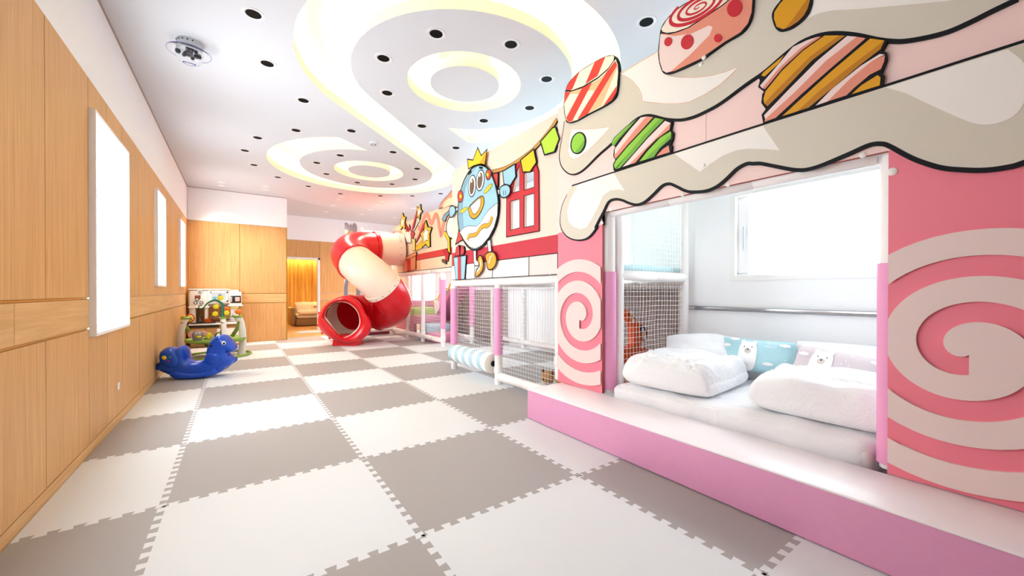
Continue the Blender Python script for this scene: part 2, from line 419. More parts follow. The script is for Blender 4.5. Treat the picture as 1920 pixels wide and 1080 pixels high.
def foam_mat(i, j):
    xa, xb, ya, yb = float(i), i+1.0, float(j), j+1.0
    sl, sr, sb, st = True, True, True, True
    if i == -1: xa, sl = XL+.004, False
    if i == 4: xb, sr = XR-.004, False
    lim = YB-.004 if i < 1 else 9.02
    if i == 1 and j == 8: lim = 9.02
    if yb >= lim: yb, st = lim, False
    if j == -3: sb = False
    if yb-ya < .05: return
    if i == 4 and yb <= 0.6: return
    def edge(p, q, saw, canon):
        if not saw: return [Vector(p)]
        if canon: return jig(p, q)
        r = jig(q, p); return [Vector(p)]+list(reversed(r[1:]))
    if i == -1 and j+1 != yb and not st: pass
    def tr(p, q, saw):      # edge along x; tooth pattern anchored on the full tile so neighbours share it
        a, b = (p, q) if p[0] < q[0] else (q, p)
        if not saw: return [Vector(p)]
        full = jig((float(i), a[1]), (i+1.0, a[1]))
        pts = [v for v in full if xa+1e-4 < v.x < xb-1e-4] if (xa != i or xb != i+1.0) else full[1:]
        if p[0] > q[0]: pts = list(reversed(pts))
        return [Vector(p)]+pts
    def vt(p, q, saw):
        a, b = (p, q) if p[1] < q[1] else (q, p)
        if not saw: return [Vector(p)]
        full = jig((a[0], float(j)), (a[0], j+1.0))
        pts = [v for v in full if ya+1e-4 < v.y < yb-1e-4] if (ya != j or yb != j+1.0) else full[1:]
        if p[1] > q[1]: pts = list(reversed(pts))
        return [Vector(p)]+pts
    poly = tr((xa, ya), (xb, ya), sb)+vt((xb, ya), (xb, yb), sr)+tr((xb, yb), (xa, yb), st)+vt((xa, yb), (xa, ya), sl)
    clean = []
    for v in poly:
        if not clean or (v-clean[-1]).length > 1e-5: clean.append(v)
    grey = (i+j) % 2 != 0
    mb = MB(); mb.prism([tuple(v) for v in clean], 'z', 0.0, -.02, MATG if grey else MATW)
    o = mb.build('foam_mat', None, ((xa+xb)/2, (ya+yb)/2, -.02))
    tag(o, '%s foam puzzle mat, %s, %s row from the camera' % ('grey' if grey else 'white', COLN[i+1], ORD[j+2]), 'floor mat', 'interlocking foam floor mats')
for i in range(-1, 5):
    for j in range(-2, 9):
        if i >= 3 and j < 0: continue
        if i == 2 and j < -2: continue
        if i < 1 and j < (0 if i == -1 else -1): continue
        if i == 0 and j == 8 or i == -1 and j == 8: pass
        foam_mat(i, j)

# ================================================================== CANDY HOUSE FACADE
XP = 2.79
PPINK = mat('pillar_pink', 'ee8092', .55, .08, 300, .02)
PPALE = mat('spiral_pale', 'e6cfcb', .6, .08, 300, .015)
HDR = mat('header_pink', 'f3d2cc', .6, .06, 300, .015)
BEIGE = mat('icing_beige', 'd3cabb', .6, .08, 300, .02)
ICEW = mat('icing_white', 'efe9e3', .6, .06, 300, .01)
EDGE = mat('board_edge', 'a5504c', .7)
REDP = mat('red_paint', 'd8392f', .5, var=.02); CREAM = mat('cream_paint', 'f3e3d0', .55, var=.01); PEACH = mat('peach_paint', 'f2b98c', .55, var=.02)
CRIM = mat('crimson_paint', 'c4202f', .5, var=.02); SALM = mat('salmon_paint', 'e08d76', .55, var=.02); PALEP = mat('pale_pink_paint', 'ecd3cd', .55, var=.01)
OCH = mat('ochre_paint', 'd99a10', .5, var=.02); OCHD = mat('ochre_dark_paint', 'b8760c', .5, var=.02)
GRN = mat('lime_paint', '8cc63e', .5, var=.02); GRND = mat('green_paint', '6da83a', .5, var=.02)
def art(mb, pts, X, lift, m, base=None, side=None):
    # a flat cut-out of foam board fixed in front of the plane X
    if base is None: base = 0.0
    mb.prism([tuple(p) for p in pts], 'x', X-lift, X-base, m, side=side, back=False)
def stroke(mb, pts, X, lift, wd, m=BLACK, closed=True, base=None):
    P = [Vector(p) for p in pts]; n = len(P); L, R = [], []
    for i in range(n):
        a = P[i-1] if (closed or i > 0) else P[i]; b = P[(i+1) % n] if (closed or i+1 < n) else P[i]
        t1 = (P[i]-a); t2 = (b-P[i])
        t1 = t1.normalized() if t1.length > 1e-9 else t2.normalized(); t2 = t2.normalized() if t2.length > 1e-9 else t1
        t = (t1+t2); t = t.normalized() if t.length > 1e-6 else t1
        nn = Vector((-t.y, t.x)); k = 1/max(.5, abs(nn.dot(Vector((-t1.y, t1.x)))))
        wv = wd[i] if isinstance(wd, (list, tuple)) else wd
        L.append(P[i]+nn*(k*wv/2)); R.append(P[i]-nn*(k*wv/2))
    V = [(X-lift, p.x, p.y) for p in L+R]; seg = n if closed else n-1
    mb.add(V, [(i, (i+1) % n, n+(i+1) % n, n+i) for i in range(seg)], m)
    if base is not None:
        for row in (L, R):
            mb.add([(X-d, p.x, p.y) for d in (lift, base) for p in row], [(i, (i+1) % n, n+(i+1) % n, n+i) for i in range(seg)], m)
def ellipse(cx, cy, rx, ry, rot=0, n=28):
    c, s = cos(radians(rot)), sin(radians(rot))
    return [(cx+rx*cos(2*pi*k/n)*c-ry*sin(2*pi*k/n)*s, cy+rx*cos(2*pi*k/n)*s+ry*sin(2*pi*k/n)*c) for k in range(n)]
ZT, ZB0, ZO = 2.83, .262, 1.762   # top of the header board, bench top, head of the opening
YL, YP1, YP2, YR2 = 1.066, .522, -1.212, -2.9
facade = thing('candy_house_facade', 'tall pink candy house front with grey icing, striped sweets and two spiral pillars', 'play house panel', (XP, 0, ZB0))
m = MB(); m.prism([(YP1, ZB0), (YL, ZB0), (YL, 1.66), (YP1, 1.785)], 'x', XP, XP+.03, PPINK, side=EDGE, backm=WHITE); pl = m.build('pillar_panel', facade)
m = MB(); m.prism([(YR2, ZB0), (YP2, ZB0), (YP2, 1.785), (YR2, 1.785)], 'x', XP, XP+.03, PPINK, side=EDGE, backm=WHITE); prr = m.build('pillar_panel', facade)
m = MB()
YSEAM = on_x(1324, 250, XP).y
m.prism([(YSEAM+.001, ZO), (YP1, ZO), (YP1, 1.66), (YL, 1.66), (YL, ZT), (YSEAM+.001, ZT)], 'x', XP-.001, XP+.03, HDR, side=EDGE, backm=WHITE)
m.prism([(YR2, ZO), (YSEAM-.001, ZO), (YSEAM-.001, ZT), (YR2, ZT)], 'x', XP-.001, XP+.03, HDR, side=EDGE, backm=WHITE); m.build('header_board', facade)
def clip_poly(poly, y0, y1, z0, z1):
    def cl(P, f, g):
        out = []
        for i in range(len(P)):
            a, b = P[i-1], P[i]; fa, fb = f(a), f(b)
            if (fa >= 0) != (fb >= 0): t = fa/(fa-fb); out.append((a[0]+(b[0]-a[0])*t, a[1]+(b[1]-a[1])*t))
            if fb >= 0: out.append(b)
        return out
    for f in (lambda p: p[0]-y0, lambda p: y1-p[0], lambda p: p[1]-z0, lambda p: z1-p[1]):
        if len(poly) < 3: return []
        poly = cl(poly, f, 0)
    return poly
def spiral(cy, cz, mirror, y0, y1, z0, z1, parent, r1, pitch, gw, th_end, lift=.014):
    mb = MB(); h = gw/2; st = 6
    rp = lambda th: r1+pitch*th/360.0
    for th in range(-90, th_end, st):
        q = []
        for a in (th, th+st):
            ro = rp(a)-h; ri = max(0.0, rp(a-360)+h) if a-360 >= -90 else 0.0
            q.append((ri, ro, radians(a)))
        if th-360 < -90 <= th+st-360: q[1] = (0.0, q[1][1], q[1][2])
        P = lambda r, a: (cy-(r*cos(a))*(-1 if mirror else 1), cz+r*sin(a))
        quad = [P(q[0][0], q[0][2]), P(q[0][1], q[0][2]), P(q[1][1], q[1][2]), P(q[1][0], q[1][2])]
        c = clip_poly(quad, y0, y1, z0, z1)
        if len(c) < 3: continue
        mb.add([(XP-lift, a, b) for a, b in c], [tuple(range(len(c)))], PPALE)
        for e in ((quad[1], quad[2]), (quad[3], quad[0])):
            if all(y0 <= p[0] <= y1 and z0 <= p[1] <= z1 for p in e):
                mb.add([(XP-lift, *e[0]), (XP-lift, *e[1]), (XP, *e[1]), (XP, *e[0])], [(0, 1, 2, 3)], PPALE)
        if th == -90 or th == 264:
            e = (quad[0], quad[1]) if th == -90 else (quad[2], quad[3])
    return mb.build('spiral', parent)
spiral(.771, .892, False, YP1+.004, YL-.003, ZB0, 1.63, pl, .116, .188, .078, 1080)
spiral(-1.459, .868, True, YR2, YP2-.003, ZB0+.002, 1.72, prr, .108, .190, .085, 1100)

# icing swooshes
c3 = lambda p: yz(crop(1040, 0, 4.3205, p), XP); c4 = lambda p: yz(crop(1400, 0, 3.692, p), XP); c5 = lambda p: yz(crop(1030, 180, 4.267, p), XP)
r2 = lambda p: yz(crop(1030, 360, 2.7, p), XP); r8 = lambda p: yz(crop(1400, 230, 3.692, p), XP)
low1 = c5([(128, 205), (110, 330), (92, 430), (88, 500), (108, 570), (150, 615), (190, 630), (240, 618), (300, 575), (400, 475), (500, 388), (600, 285), (680, 207), (740, 170), (800, 158), (850, 165), (940, 188), (1050, 195), (1150, 175), (1255, 130), (1380, 60)])
low1 += c4([(0, 590), (130, 500), (270, 380), (380, 298), (500, 250), (620, 235), (760, 247), (900, 277), (1000, 290), (1100, 290), (1250, 265), (1400, 225), (1550, 160), (1700, 85), (1880, 0)])
low1 = [Vector(p) for p in low1]; lowS = smooth(low1, 5, False)
yend = lowS[-1]
top = [(yend.x-.12, yend.y+.20), (yend.x-.12, ZT-.001)]
lowcut = [p for p in lowS if p.y < ZT-.002]
poly = [(lowcut[0].x, lowcut[0].y)]+[tuple(p) for p in lowcut[1:]]
# the upper boundary runs along the board's top edge and down under the first sweet
poly += [(lowcut[-1].x, ZT-.001), (on_x(1165, 140, XP).y, ZT-.001)]
m = MB(); art(m, poly, XP, .012, BEIGE)
wds = [.006+.012*min(1, i/60) for i in range(len(lowcut))]
stroke(m, lowcut, XP, .0135, wds, BLACK, False, .0)
for pts, fn in (([(540, 606), (850, 420), (862, 520), (890, 590), (930, 615), (1000, 630), (1150, 633), (1280, 618), (1400, 585), (1500, 545), (1440, 610), (1350, 690), (1225, 770), (1100, 830), (1000, 845), (900, 845), (720, 825), (715, 770), (690, 720), (640, 660), (590, 625)], c3),
                ([(185, 265), (290, 268), (400, 262), (497, 250), (430, 330), (330, 430), (250, 490), (200, 512), (170, 490), (157, 440), (168, 350)], c5)):
    P = [p for p in fn(pts)]; P = [(p.x, min(p.y, ZT-.003)) for p in P]
    art(m, P, XP, .0132, ICEW, .012); stroke(m, P, XP, .0134, .0025, SALM)
P = c4([(468, 20), (452, 100), (425, 134), (500, 100), (600, 78), (800, 68), (1000, 50), (1250, 28), (1560, -4)]); P = [(p.x, min(p.y, ZT-.003)) for p in P]
P += [(P[-1][0], ZT-.002), (P[0][0], ZT-.002)]
art(m, P, XP, .0132, ICEW, .012)
m.build('icing', facade)
# lower icing
lft = r2([(60, 130), (62, 170), (80, 210), (110, 235), (150, 245), (190, 238), (220, 215), (245, 180)])
wav = c5([(380, 1045), (440, 930), (480, 852), (530, 828), (590, 835), (650, 860), (710, 872), (770, 850), (840, 790), (910, 722), (970, 705), (1030, 728), (1090, 758), (1150, 770), (1260, 762), (1350, 725), (1430, 660), (1500, 592), (1560, 555), (1600, 542)])
wav += r8([(50, 286), (100, 285), (180, 300), (280, 320), (350, 330), (420, 328), (520, 300), (700, 225), (850, 160), (940, 150), (1000, 170), (1100, 225), (1200, 270), (1350, 315), (1500, 330), (1650, 332), (1800, 313), (1920, 280)])
e0 = wav[-1]
ext = [Vector((e0.x-.12, e0.y+.045)), Vector((e0.x-.28, e0.y+.09)), Vector((e0.x-.5, e0.y+.05)), Vector((YR2, e0.y))]
lcap = c5([(97, 960), (110, 880), (150, 790), (190, 722)])
edge_low = smooth([Vector(p) for p in list(reversed(lcap))[1:]]+[Vector(p) for p in lft+wav]+ext, 5, False)
tl = c5([(190, 720), (1255, 378)])+c4([(0, 902), (950, 604), (1920, 295)])
tl = [Vector(p) for p in tl]; tl.append(Vector((YR2, tl[-1].y+(tl[-1].y-tl[-2].y)/(tl[-1].x-tl[-2].x)*(YR2-tl[-1].x))))
tl[-1].y = min(tl[-1].y, tl[-2].y+.05)
m = MB(); art(m, [tuple(p) for p in edge_low]+[tuple(p) for p in reversed(tl)], XP, .014, BEIGE)
stroke(m, edge_low, XP, .0155, [.005+.014*min(1, max(0, (i-10)/45)) for i in range(len(edge_low))], BLACK, False, 0)
stroke(m, tl, XP, .0155, .012, BLACK, False, 0)
for pts, fn in (([(240, 712), (525, 617), (612, 760), (560, 750), (500, 757), (440, 800), (400, 890), (350, 985), (310, 1050), (260, 1068), (200, 1045), (165, 1005), (152, 930), (170, 850), (210, 765)], c5),
                ([(1010, 467), (1720, 245), (1850, 440), (1750, 430), (1600, 425), (1500, 440), (1400, 480), (1300, 545), (1215, 610), (1100, 530)], c5)):
    art(m, fn(pts), XP, .0152, ICEW, .014)
P = c4([(970, 612), (1810, 350)])+smooth([Vector(p) for p in c4([(1810, 350), (1925, 450), (1940, 600), (1920, 720), (1850, 810), (1750, 855), (1640, 868), (1520, 840), (1250, 720), (1100, 650), (970, 612)])], 4, False)[1:-1]
art(m, P, XP, .0152, ICEW, .014)
m.build('icing', facade)

def candy(name, outline, bands, lift=.03, ow=.008, fn=c3, smooth_out=True, extra=None, parent=facade, X=XP):
    mb = MB(); O = [Vector(p) for p in fn(outline)]
    if smooth_out: O = smooth(O, 4)
    art(mb, O, X, lift, BLACK)
    k = 0
    for pts, mt in bands:
        P = fn(pts) if not callable(pts) else pts()
        k += 1; art(mb, P, X, lift+.0012+k*.00006, mt, lift)
    if extra: extra(mb)
    return mb.build(name, parent)
# striped cylinder sweet in red and cream
O1 = [(108, 735), (125, 690), (160, 645), (230, 580), (340, 512), (430, 467), (490, 457), (520, 478), (536, 530), (540, 600), (526, 760), (490, 822), (420, 870), (300, 930), (200, 985), (132, 1003), (106, 975), (93, 860), (100, 770)]
def shrink(pts, k): 
    cx = sum(p[0] for p in pts)/len(pts); cy = sum(p[1] for p in pts)/len(pts)
    return [(cx+(x-cx)*k, cy+(y-cy)*k) for x, y in pts]
RIM = [(108, 738), (160, 745), (250, 712), (370, 640), (450, 570), (497, 510), (505, 470)]
candy('candy', O1, [
    ([(110, 735), (128, 690), (162, 648), (232, 584), (342, 516), (432, 471), (490, 461), (503, 470), (495, 505), (450, 566), (370, 634), (250, 706), (160, 739)], CREAM),
    ([(110, 735), (128, 690), (162, 648), (222, 592), (165, 728), (150, 738)], REDP), ([(345, 514), (433, 470), (368, 625), (268, 692)], REDP),
    ([(102, 775), (104, 750), (160, 753), (250, 720), (370, 648), (450, 578), (515, 490), (531, 535), (535, 600), (521, 757), (486, 818), (418, 865), (298, 925), (200, 980), (134, 998), (110, 973), (98, 860)], CREAM),
    ([(250, 722), (325, 680), (395, 640), (455, 575), (520, 505), (528, 560), (400, 866), (300, 922), (205, 975), (150, 996), (220, 900), (330, 735), (230, 770), (150, 770), (140, 755)], PEACH),
    ([(150, 990), (290, 760), (345, 740), (270, 900), (205, 975)], CREAM),
    ([(104, 750), (150, 756), (100, 845)], REDP), ([(242, 722), (325, 678), (165, 985), (134, 998), (112, 965)], REDP),
    ([(450, 582), (512, 505), (528, 540), (290, 930), (203, 976)], REDP), ([(524, 705), (521, 757), (486, 818), (412, 868)], REDP)])
# pink roll with a red swirl top
O2 = [(858, 430), (868, 330), (882, 240), (930, 165), (1000, 95), (1080, 40), (1160, 0), (1260, -60), (1360, -95), (1450, -105), (1540, -95), (1620, -60), (1630, 0), (1622, 120), (1592, 210), (1530, 285), (1400, 362), (1200, 500), (1000, 592), (925, 610), (890, 590), (865, 510)]
def swirl(mb):
    cx, cy = 1185, 75; pts = []
    for k in range(0, 150):
        t = k/149*3.6*2*pi; r = (t/(3.6*2*pi))
        a, b = 266*r, 96*r; th = radians(-30)
        x, y = a*cos(t+.4), b*sin(t+.4); pts.append((cx+x*cos(th)-y*sin(th), cy+x*sin(th)+y*cos(th)))
    P = [Vector(p) for p in c3(pts)]
    stroke(mb, P, XP, .0325, [.004+.018*min(1, i/110) for i in range(len(P))], CRIM, False)
    for cx, cy, rx, ry in ((943, 352, 30, 38), (1097, 355, 48, 62), (1480, 85, 58, 72), (1345, 325, 30, 34)):
        art(mb, [tuple(p) for p in c3(ellipse(cx, cy, rx, ry, 25))], XP, .036, CRIM, .03)
candy('candy', O2, [
    ([(884, 248), (932, 172), (1002, 102), (1082, 47), (1160, 8), (1260, -52), (1360, -87), (1440, -95), (1490, -70), (1440, 5), (1370, 60), (1250, 140), (1100, 235), (1000, 270), (930, 280), (895, 270)], CREAM),
    ([(866, 430), (874, 330), (884, 285), (950, 292), (1020, 275), (1110, 240), (1260, 145), (1380, 65), (1450, 8), (1510, -70), (1545, -87), (1613, -55), (1622, 0), (1614, 118), (1585, 206), (1524, 278), (1396, 354), (1196, 492), (998, 584), (925, 601), (895, 583), (872, 508)], SALM),
    ([(878, 292), (990, 306), (1130, 287), (1270, 222), (1300, 235), (1275, 300), (1120, 455), (965, 588), (925, 600), (895, 582), (873, 508), (867, 430)], PALEP)], extra=swirl)
# sprinkles
candy('sprinkle', [(187, 140), (190, 90), (230, 30), (290, -30), (350, -55), (420, -60), (460, -30), (466, 20), (450, 80), (420, 130), (380, 170), (320, 210), (250, 228), (210, 205)],
      [([(200, 140), (203, 95), (240, 38), (295, -20), (352, -43), (418, -48), (445, -25), (447, 20), (430, 75), (405, 120), (365, 160), (310, 195), (262, 212), (218, 195)], OCH),
       ([(275, 210), (340, 130), (440, -10), (447, 20), (430, 75), (405, 120), (365, 160), (310, 195)], OCHD)], fn=c4, lift=.02)
candy('sprinkle', ellipse(243, 380, 60, 90, 14), [(ellipse(243, 380, 50, 80, 14), GRN), ([(222, 448), (250, 415), (297, 350), (292, 400), (265, 445), (240, 458)], GRND)], fn=c5, lift=.02)
# green sweet and ochre sweet
candy('candy', [(527, 600), (522, 550), (541, 515), (524, 488), (530, 430), (541, 412), (505, 385), (530, 338), (620, 255), (700, 190), (740, 172), (800, 160), (860, 172), (1000, 208), (986, 278), (1006, 300), (1001, 350), (985, 388), (996, 410), (990, 458)],
  [([(512, 382), (535, 340), (620, 262), (712, 190), (650, 262), (570, 350), (533, 405)], GRN), ([(533, 405), (570, 350), (712, 190), (640, 255), (540, 360), (516, 392)], GRND),
   ([(537, 430), (600, 345), (670, 260), (745, 178), (790, 170), (700, 275), (610, 385), (536, 495)], PALEP), ([(610, 385), (700, 275), (790, 170), (845, 175), (740, 290), (640, 395), (545, 507), (530, 485)], SALM),
   ([(530, 555), (550, 518), (640, 410), (740, 305), (860, 180), (900, 188), (760, 330), (650, 460), (540, 585)], GRN), ([(545, 590), (650, 460), (760, 330), (900, 188), (930, 196), (800, 330), (680, 470), (580, 578)], GRND),
   ([(600, 572), (690, 470), (800, 345), (940, 205), (985, 222), (840, 370), (740, 465), (655, 552)], PALEP), ([(655, 552), (740, 465), (840, 370), (985, 222), (975, 275), (870, 350), (790, 430), (700, 540)], SALM),
   ([(735, 528), (800, 445), (900, 340), (985, 288), (990, 310), (900, 395), (820, 470), (780, 515)], GRN), ([(780, 515), (820, 470), (900, 395), (990, 310), (988, 345), (900, 420), (850, 492)], GRND),
   ([(872, 485), (920, 432), (968, 400), (978, 455)], SALM)], fn=c5, lift=.02, smooth_out=False)
candy('candy', [(125, 858), (113, 800), (142, 762), (112, 720), (118, 660), (130, 642), (90, 610), (102, 565), (88, 530), (270, 378), (420, 280), (520, 248), (620, 238), (760, 250), (985, 290), (945, 365), (975, 372), (980, 420), (945, 512), (960, 530), (950, 604)],
  [([(112, 530), (128, 508), (268, 392), (230, 450), (135, 538)], OCH),
   ([(104, 600), (200, 490), (330, 335), (430, 288), (500, 266), (380, 345), (240, 475), (118, 618)], PALEP), ([(118, 618), (240, 475), (380, 345), (500, 266), (525, 264), (400, 352), (260, 480), (138, 625)], SALM),
   ([(128, 690), (142, 640), (255, 500), (400, 362), (550, 257), (650, 256), (450, 400), (250, 600), (132, 722)], OCH), ([(132, 722), (250, 600), (450, 400), (650, 256), (690, 258), (460, 430), (260, 640), (155, 742)], OCHD),
   ([(132, 805), (300, 630), (500, 430), (705, 260), (770, 266), (560, 430), (350, 640), (140, 832)], PALEP), ([(140, 832), (350, 640), (560, 430), (770, 266), (832, 276), (600, 475), (400, 650), (212, 822), (135, 850)], SALM),
   ([(258, 810), (400, 680), (600, 500), (865, 278), (962, 292), (700, 490), (500, 650), (360, 778)], OCH), ([(360, 778), (500, 650), (700, 490), (962, 292), (935, 352), (800, 455), (600, 622), (440, 752)], OCHD),
   ([(488, 738), (600, 625), (800, 465), (930, 385), (965, 388), (880, 430), (720, 560), (570, 710)], PALEP), ([(570, 710), (720, 560), (880, 430), (966, 395), (960, 435), (938, 488), (860, 528), (750, 620), (700, 668)], SALM),
   ([(738, 660), (800, 602), (915, 530), (935, 545), (930, 600)], OCH)], fn=c4, lift=.02, smooth_out=False)
CAPM = mat('cap_white', 'efeae6', .35, var=.01)
def cap(parent, px, py, X, lift=0.0, r=.014):
    p = on_x(px, py, X); mb = MB(); mb.lathe((X-lift, p.y, p.z), [(0, -.008), (r*.6, -.007), (r, -.003), (r, 0)], CAPM, 14, 'x', (False, False)); mb.build('screw_cap', parent)
for x, y in ((1049, 398), (1047, 421), (1050, 431), (1146, 393), (1129, 418), (1280, 365), (1365, 346), (1618, 291)): cap(facade, x, y, XP)
cap(facade, 1673, 322, XP, 0, .018)
cap(facade, 1324.5, 111, XP, .03); cap(facade, 1316, 122, XP, .012); cap(facade, 1321, 311, XP, .015)

# ================================================================== LONG MURAL WITH THE DOUGHNUT-SHAPED EGG
XM = 2.80
MURAL = mat('mural_peach', 'e8cfc2', .6, .05, 300, .012); REDST = mat('mural_red', 'c02236', .55, var=.02); BRW = mat('brick_white', 'f1ebe7', .6, var=.01); BRP = mat('brick_pink', 'e8d0cc', .6, var=.01)
SKY = mat('sky_paint', '96c1d5', .55, var=.02); SKYD = mat('sky_dark_paint', '7fa3b8', .55, var=.02); YEL = mat('yellow_paint', 'f0c419', .5, var=.02); BRN = mat('brown_paint', '6b5240', .6); ROPE = mat('rope_paint', 'c08a3e', .55, var=.02)
LIME = mat('lime_bright_paint', 'b2d83c', .5, var=.02); GREYB = mat('greyed_paint', 'd6cec6', .6)
YM0, YM1, ZM0, ZM1 = YL+.004, 3.30, 1.268, 2.80
mural = thing('mural_board', 'long peach mural board with crowned blue egg figure, red window and bunting', 'mural', (XM, 2.2, ZM0))
e7 = lambda p: [Vector(v) for v in yz(crop(840, 260, 3.859, p), XM)]; c6 = lambda p: [Vector(v) for v in yz(crop(720, 240, 3.6, p), XM)]
panes = [[(455, 457), (525, 436), (525, 645), (455, 665)], [(555, 416), (630, 396), (630, 629), (553, 643)], [(468, 396), (524, 380), (524, 185), (497, 250), (480, 330)], [(555, 375), (630, 352), (630, 236), (555, 252)]]
holes = [[tuple(v) for v in e7(p)] for p in panes]
m = MB(); m.prism([(YM0, ZM0), (YM1, ZM0), (YM1, ZM1), (YM0, ZM1)], 'x', XM, XM+.03, MURAL, holes=holes, backm=WHITE)
def poly_art(mb, fn, pts, lift, mt, X, ow=0, base=0, sm=0):
    P = fn(pts)
    if sm: P = smooth(P, sm)
    art(mb, P, X, lift, mt, base, BLACK if ow else None)
    if ow: stroke(mb, P, X, lift+.0006, ow*1.55)
zs0, zs1 = on_x(848, 497, XM).z, on_x(1040, 440, XM).z
zr = [on_x(845, 475, XM).z, on_x(845, 497, XM).z]
def fy(py_l, py_r): return (on_x(850, py_l, XM).z+on_x(1040, py_r, XM).z)/2
ztop = fy(474.5, 440.5); zbot = fy(497.5, 476)
art(m, [(YM0, zbot), (YM1, zbot), (YM1, ztop), (YM0, ztop)], XM, .004, REDST)
yb = [YM1]+[on_x(840+x/3.859, 505, XM).y for x in (195, 325, 588)]+[YM0+.004]
for k in range(4): art(m, [(yb[k+1]+.004, ZM0+.008), (yb[k]-.004, ZM0+.008), (yb[k]-.004, zbot-.008), (yb[k+1]+.004, zbot-.008)], XM, .003, BRW if k % 2 == 0 else BRP)
stroke(m, [Vector((YM0, zbot)), Vector((YM1, zbot))], XM, .005, .008, BLACK, False); stroke(m, [Vector((YM0, ZM0+.003)), Vector((YM1, ZM0+.003))], XM, .005, .007, BLACK, False)
for k in (1, 2, 3): stroke(m, [Vector((yb[k], ZM0)), Vector((yb[k], zbot))], XM, .0055, .011, BLACK, False)
stroke(m, [Vector((YM0+.006, ZM0)), Vector((YM0+.006, zbot))], XM, .005, .012, BLACK, False)
m.build('board', mural)
m = MB(); fr = e7([(428, 712), (665, 669), (662, 240), (648, 190), (625, 150), (580, 120), (540, 140), (500, 190), (460, 280), (436, 370), (430, 440)])
m.prism([tuple(v) for v in fr], 'x', XM-.012, XM, CRIM, holes=holes, back=False); stroke(m, fr, XM, .0126, .010)
for h in holes: stroke(m, [Vector(v) for v in h], XM, .0126, .007)
m.build('window_motif', mural)
m = MB(); rp = smooth(c6([(738, 297), (830, 270), (930, 210), (1020, 140), (1100, 50), (1145, -10), (1172, -55)]), 5, False)
stroke(m, rp, XM, .0135, .045, BLACK, False, 0); stroke(m, rp, XM, .0145, .034, ROPE, False); m.build('bunting_rope', mural)
for pts, mt in (([(1068, 95), (1150, 2), (1168, -5), (1195, 75), (1160, 165), (1095, 185)], LIME), ([(933, 220), (1022, 145), (1040, 235), (995, 300), (948, 300)], YEL), ([(812, 295), (895, 245), (900, 330), (860, 395), (820, 380)], SKY), ([(745, 310), (780, 303), (778, 400), (758, 385)], REDP)):
    m = MB(); poly_art(m, c6, pts, .022, mt, XM, .010); m.build('pennant', mural)
EGG = [(85, 560), (93, 440), (125, 320), (175, 232), (225, 197), (270, 195), (312, 232), (350, 310), (372, 400), (379, 470), (372, 560), (350, 645), (310, 722), (260, 780), (210, 806), (168, 790), (130, 742), (100, 675), (88, 610)]
m = MB()
poly_art(m, e7, [(90, 620), (100, 680), (118, 735), (90, 742), (58, 768), (75, 710), (84, 650)], .012, REDP, XM, .010)
m.build('cape', mural)
egg = MB(); poly_art(egg, e7, EGG, .03, SKY, XM, .016, 0, 4)
poly_art(egg, e7, [(100, 678), (130, 645), (160, 632), (190, 633), (220, 636), (250, 612), (280, 560), (310, 520), (345, 490), (376, 468), (373, 555), (350, 640), (310, 716), (260, 773), (210, 798), (170, 783), (132, 738)], .0312, BRW, XM, .004, .03)
poly_art(egg, e7, [(92, 500), (97, 440), (128, 330), (178, 240), (228, 203), (180, 260), (140, 360), (122, 470), (122, 560), (128, 640), (104, 668), (91, 610)], .0312, SKYD, XM, 0, .03)
poly_art(egg, e7, [(104, 685), (125, 670), (150, 720), (200, 765), (255, 770), (210, 797), (170, 782), (132, 738)], .0316, GREYB, XM, 0, .03)
ego = egg.build('egg_figure', mural)
def sub(name, items, parent=ego):
    mb = MB()
    for pts, lift, mt, ow, sm in items: poly_art(mb, e7, pts, lift, mt, XM, ow, lift-.004, sm)
    mb.build(name, parent)
sub('crown', [([(163, 222), (155, 152), (196, 158), (230, 68), (256, 126), (298, 82), (280, 202), (240, 190), (200, 200)], .030, YEL, .010, 0), ([(240, 188), (296, 90), (278, 200)], .0306, OCH, 0, 0)])
for a in (([(158, 246), (184, 224), (186, 250), (163, 268)]), ([(240, 204), (268, 205), (265, 223), (242, 220)])): sub('eyebrow', [(a, .033, BLACK, 0, 0)])
sub('eye', [(ellipse(191, 345, 27, 78, 4), .034, BRW, .008, 0), (ellipse(190, 349, 16, 58, 4), .0355, BRN, 0, 0), (ellipse(188, 310, 5, 12, 4), .0365, BRW, 0, 0)])
sub('eye', [(ellipse(250, 305, 28, 75, 6), .034, BRW, .008, 0), (ellipse(249, 306, 17, 58, 6), .0355, BRN, 0, 0), (ellipse(248, 268, 5, 12, 6), .0365, BRW, 0, 0)])
sub('ear_flower', [(ellipse(106, 420, 20, 42, 0), .034, REDP, .008, 0), (ellipse(108, 420, 9, 18, 0), .0355, YEL, .003, 0)])
sub('ear_flower', [([(290, 260), (300, 233), (318, 228), (330, 250), (325, 275), (318, 296), (300, 298)], .034, REDP, .008, 3), (ellipse(305, 265, 10, 17, 0), .0355, YEL, .003, 0)])
sub('cheek', [(ellipse(129, 520, 12, 33, 52), .0335, YEL, .003, 0)]); sub('cheek', [(ellipse(306, 365, 12, 45, 40), .0335, YEL, .003, 0)])
sub('mouth', [([(166, 500), (220, 442), (260, 418), (275, 432), (275, 480), (250, 540), (222, 574), (196, 581), (175, 560), (166, 525)], .034, OCH, .007, 3), ([(178, 492), (240, 436), (256, 430), (252, 490), (232, 530), (210, 552), (195, 540)], .0355, BRW, .006, 0)])
mb = MB(); sq = smooth(e7([(158, 735), (170, 706), (200, 700), (225, 690), (250, 652), (275, 634), (305, 630), (325, 605), (336, 566)]), 5, False)
stroke(mb, sq, XM, .0335, .058, BLACK, False); stroke(mb, sq, XM, .0342, .046, OCH, False); mb.build('icing_squiggle', ego)
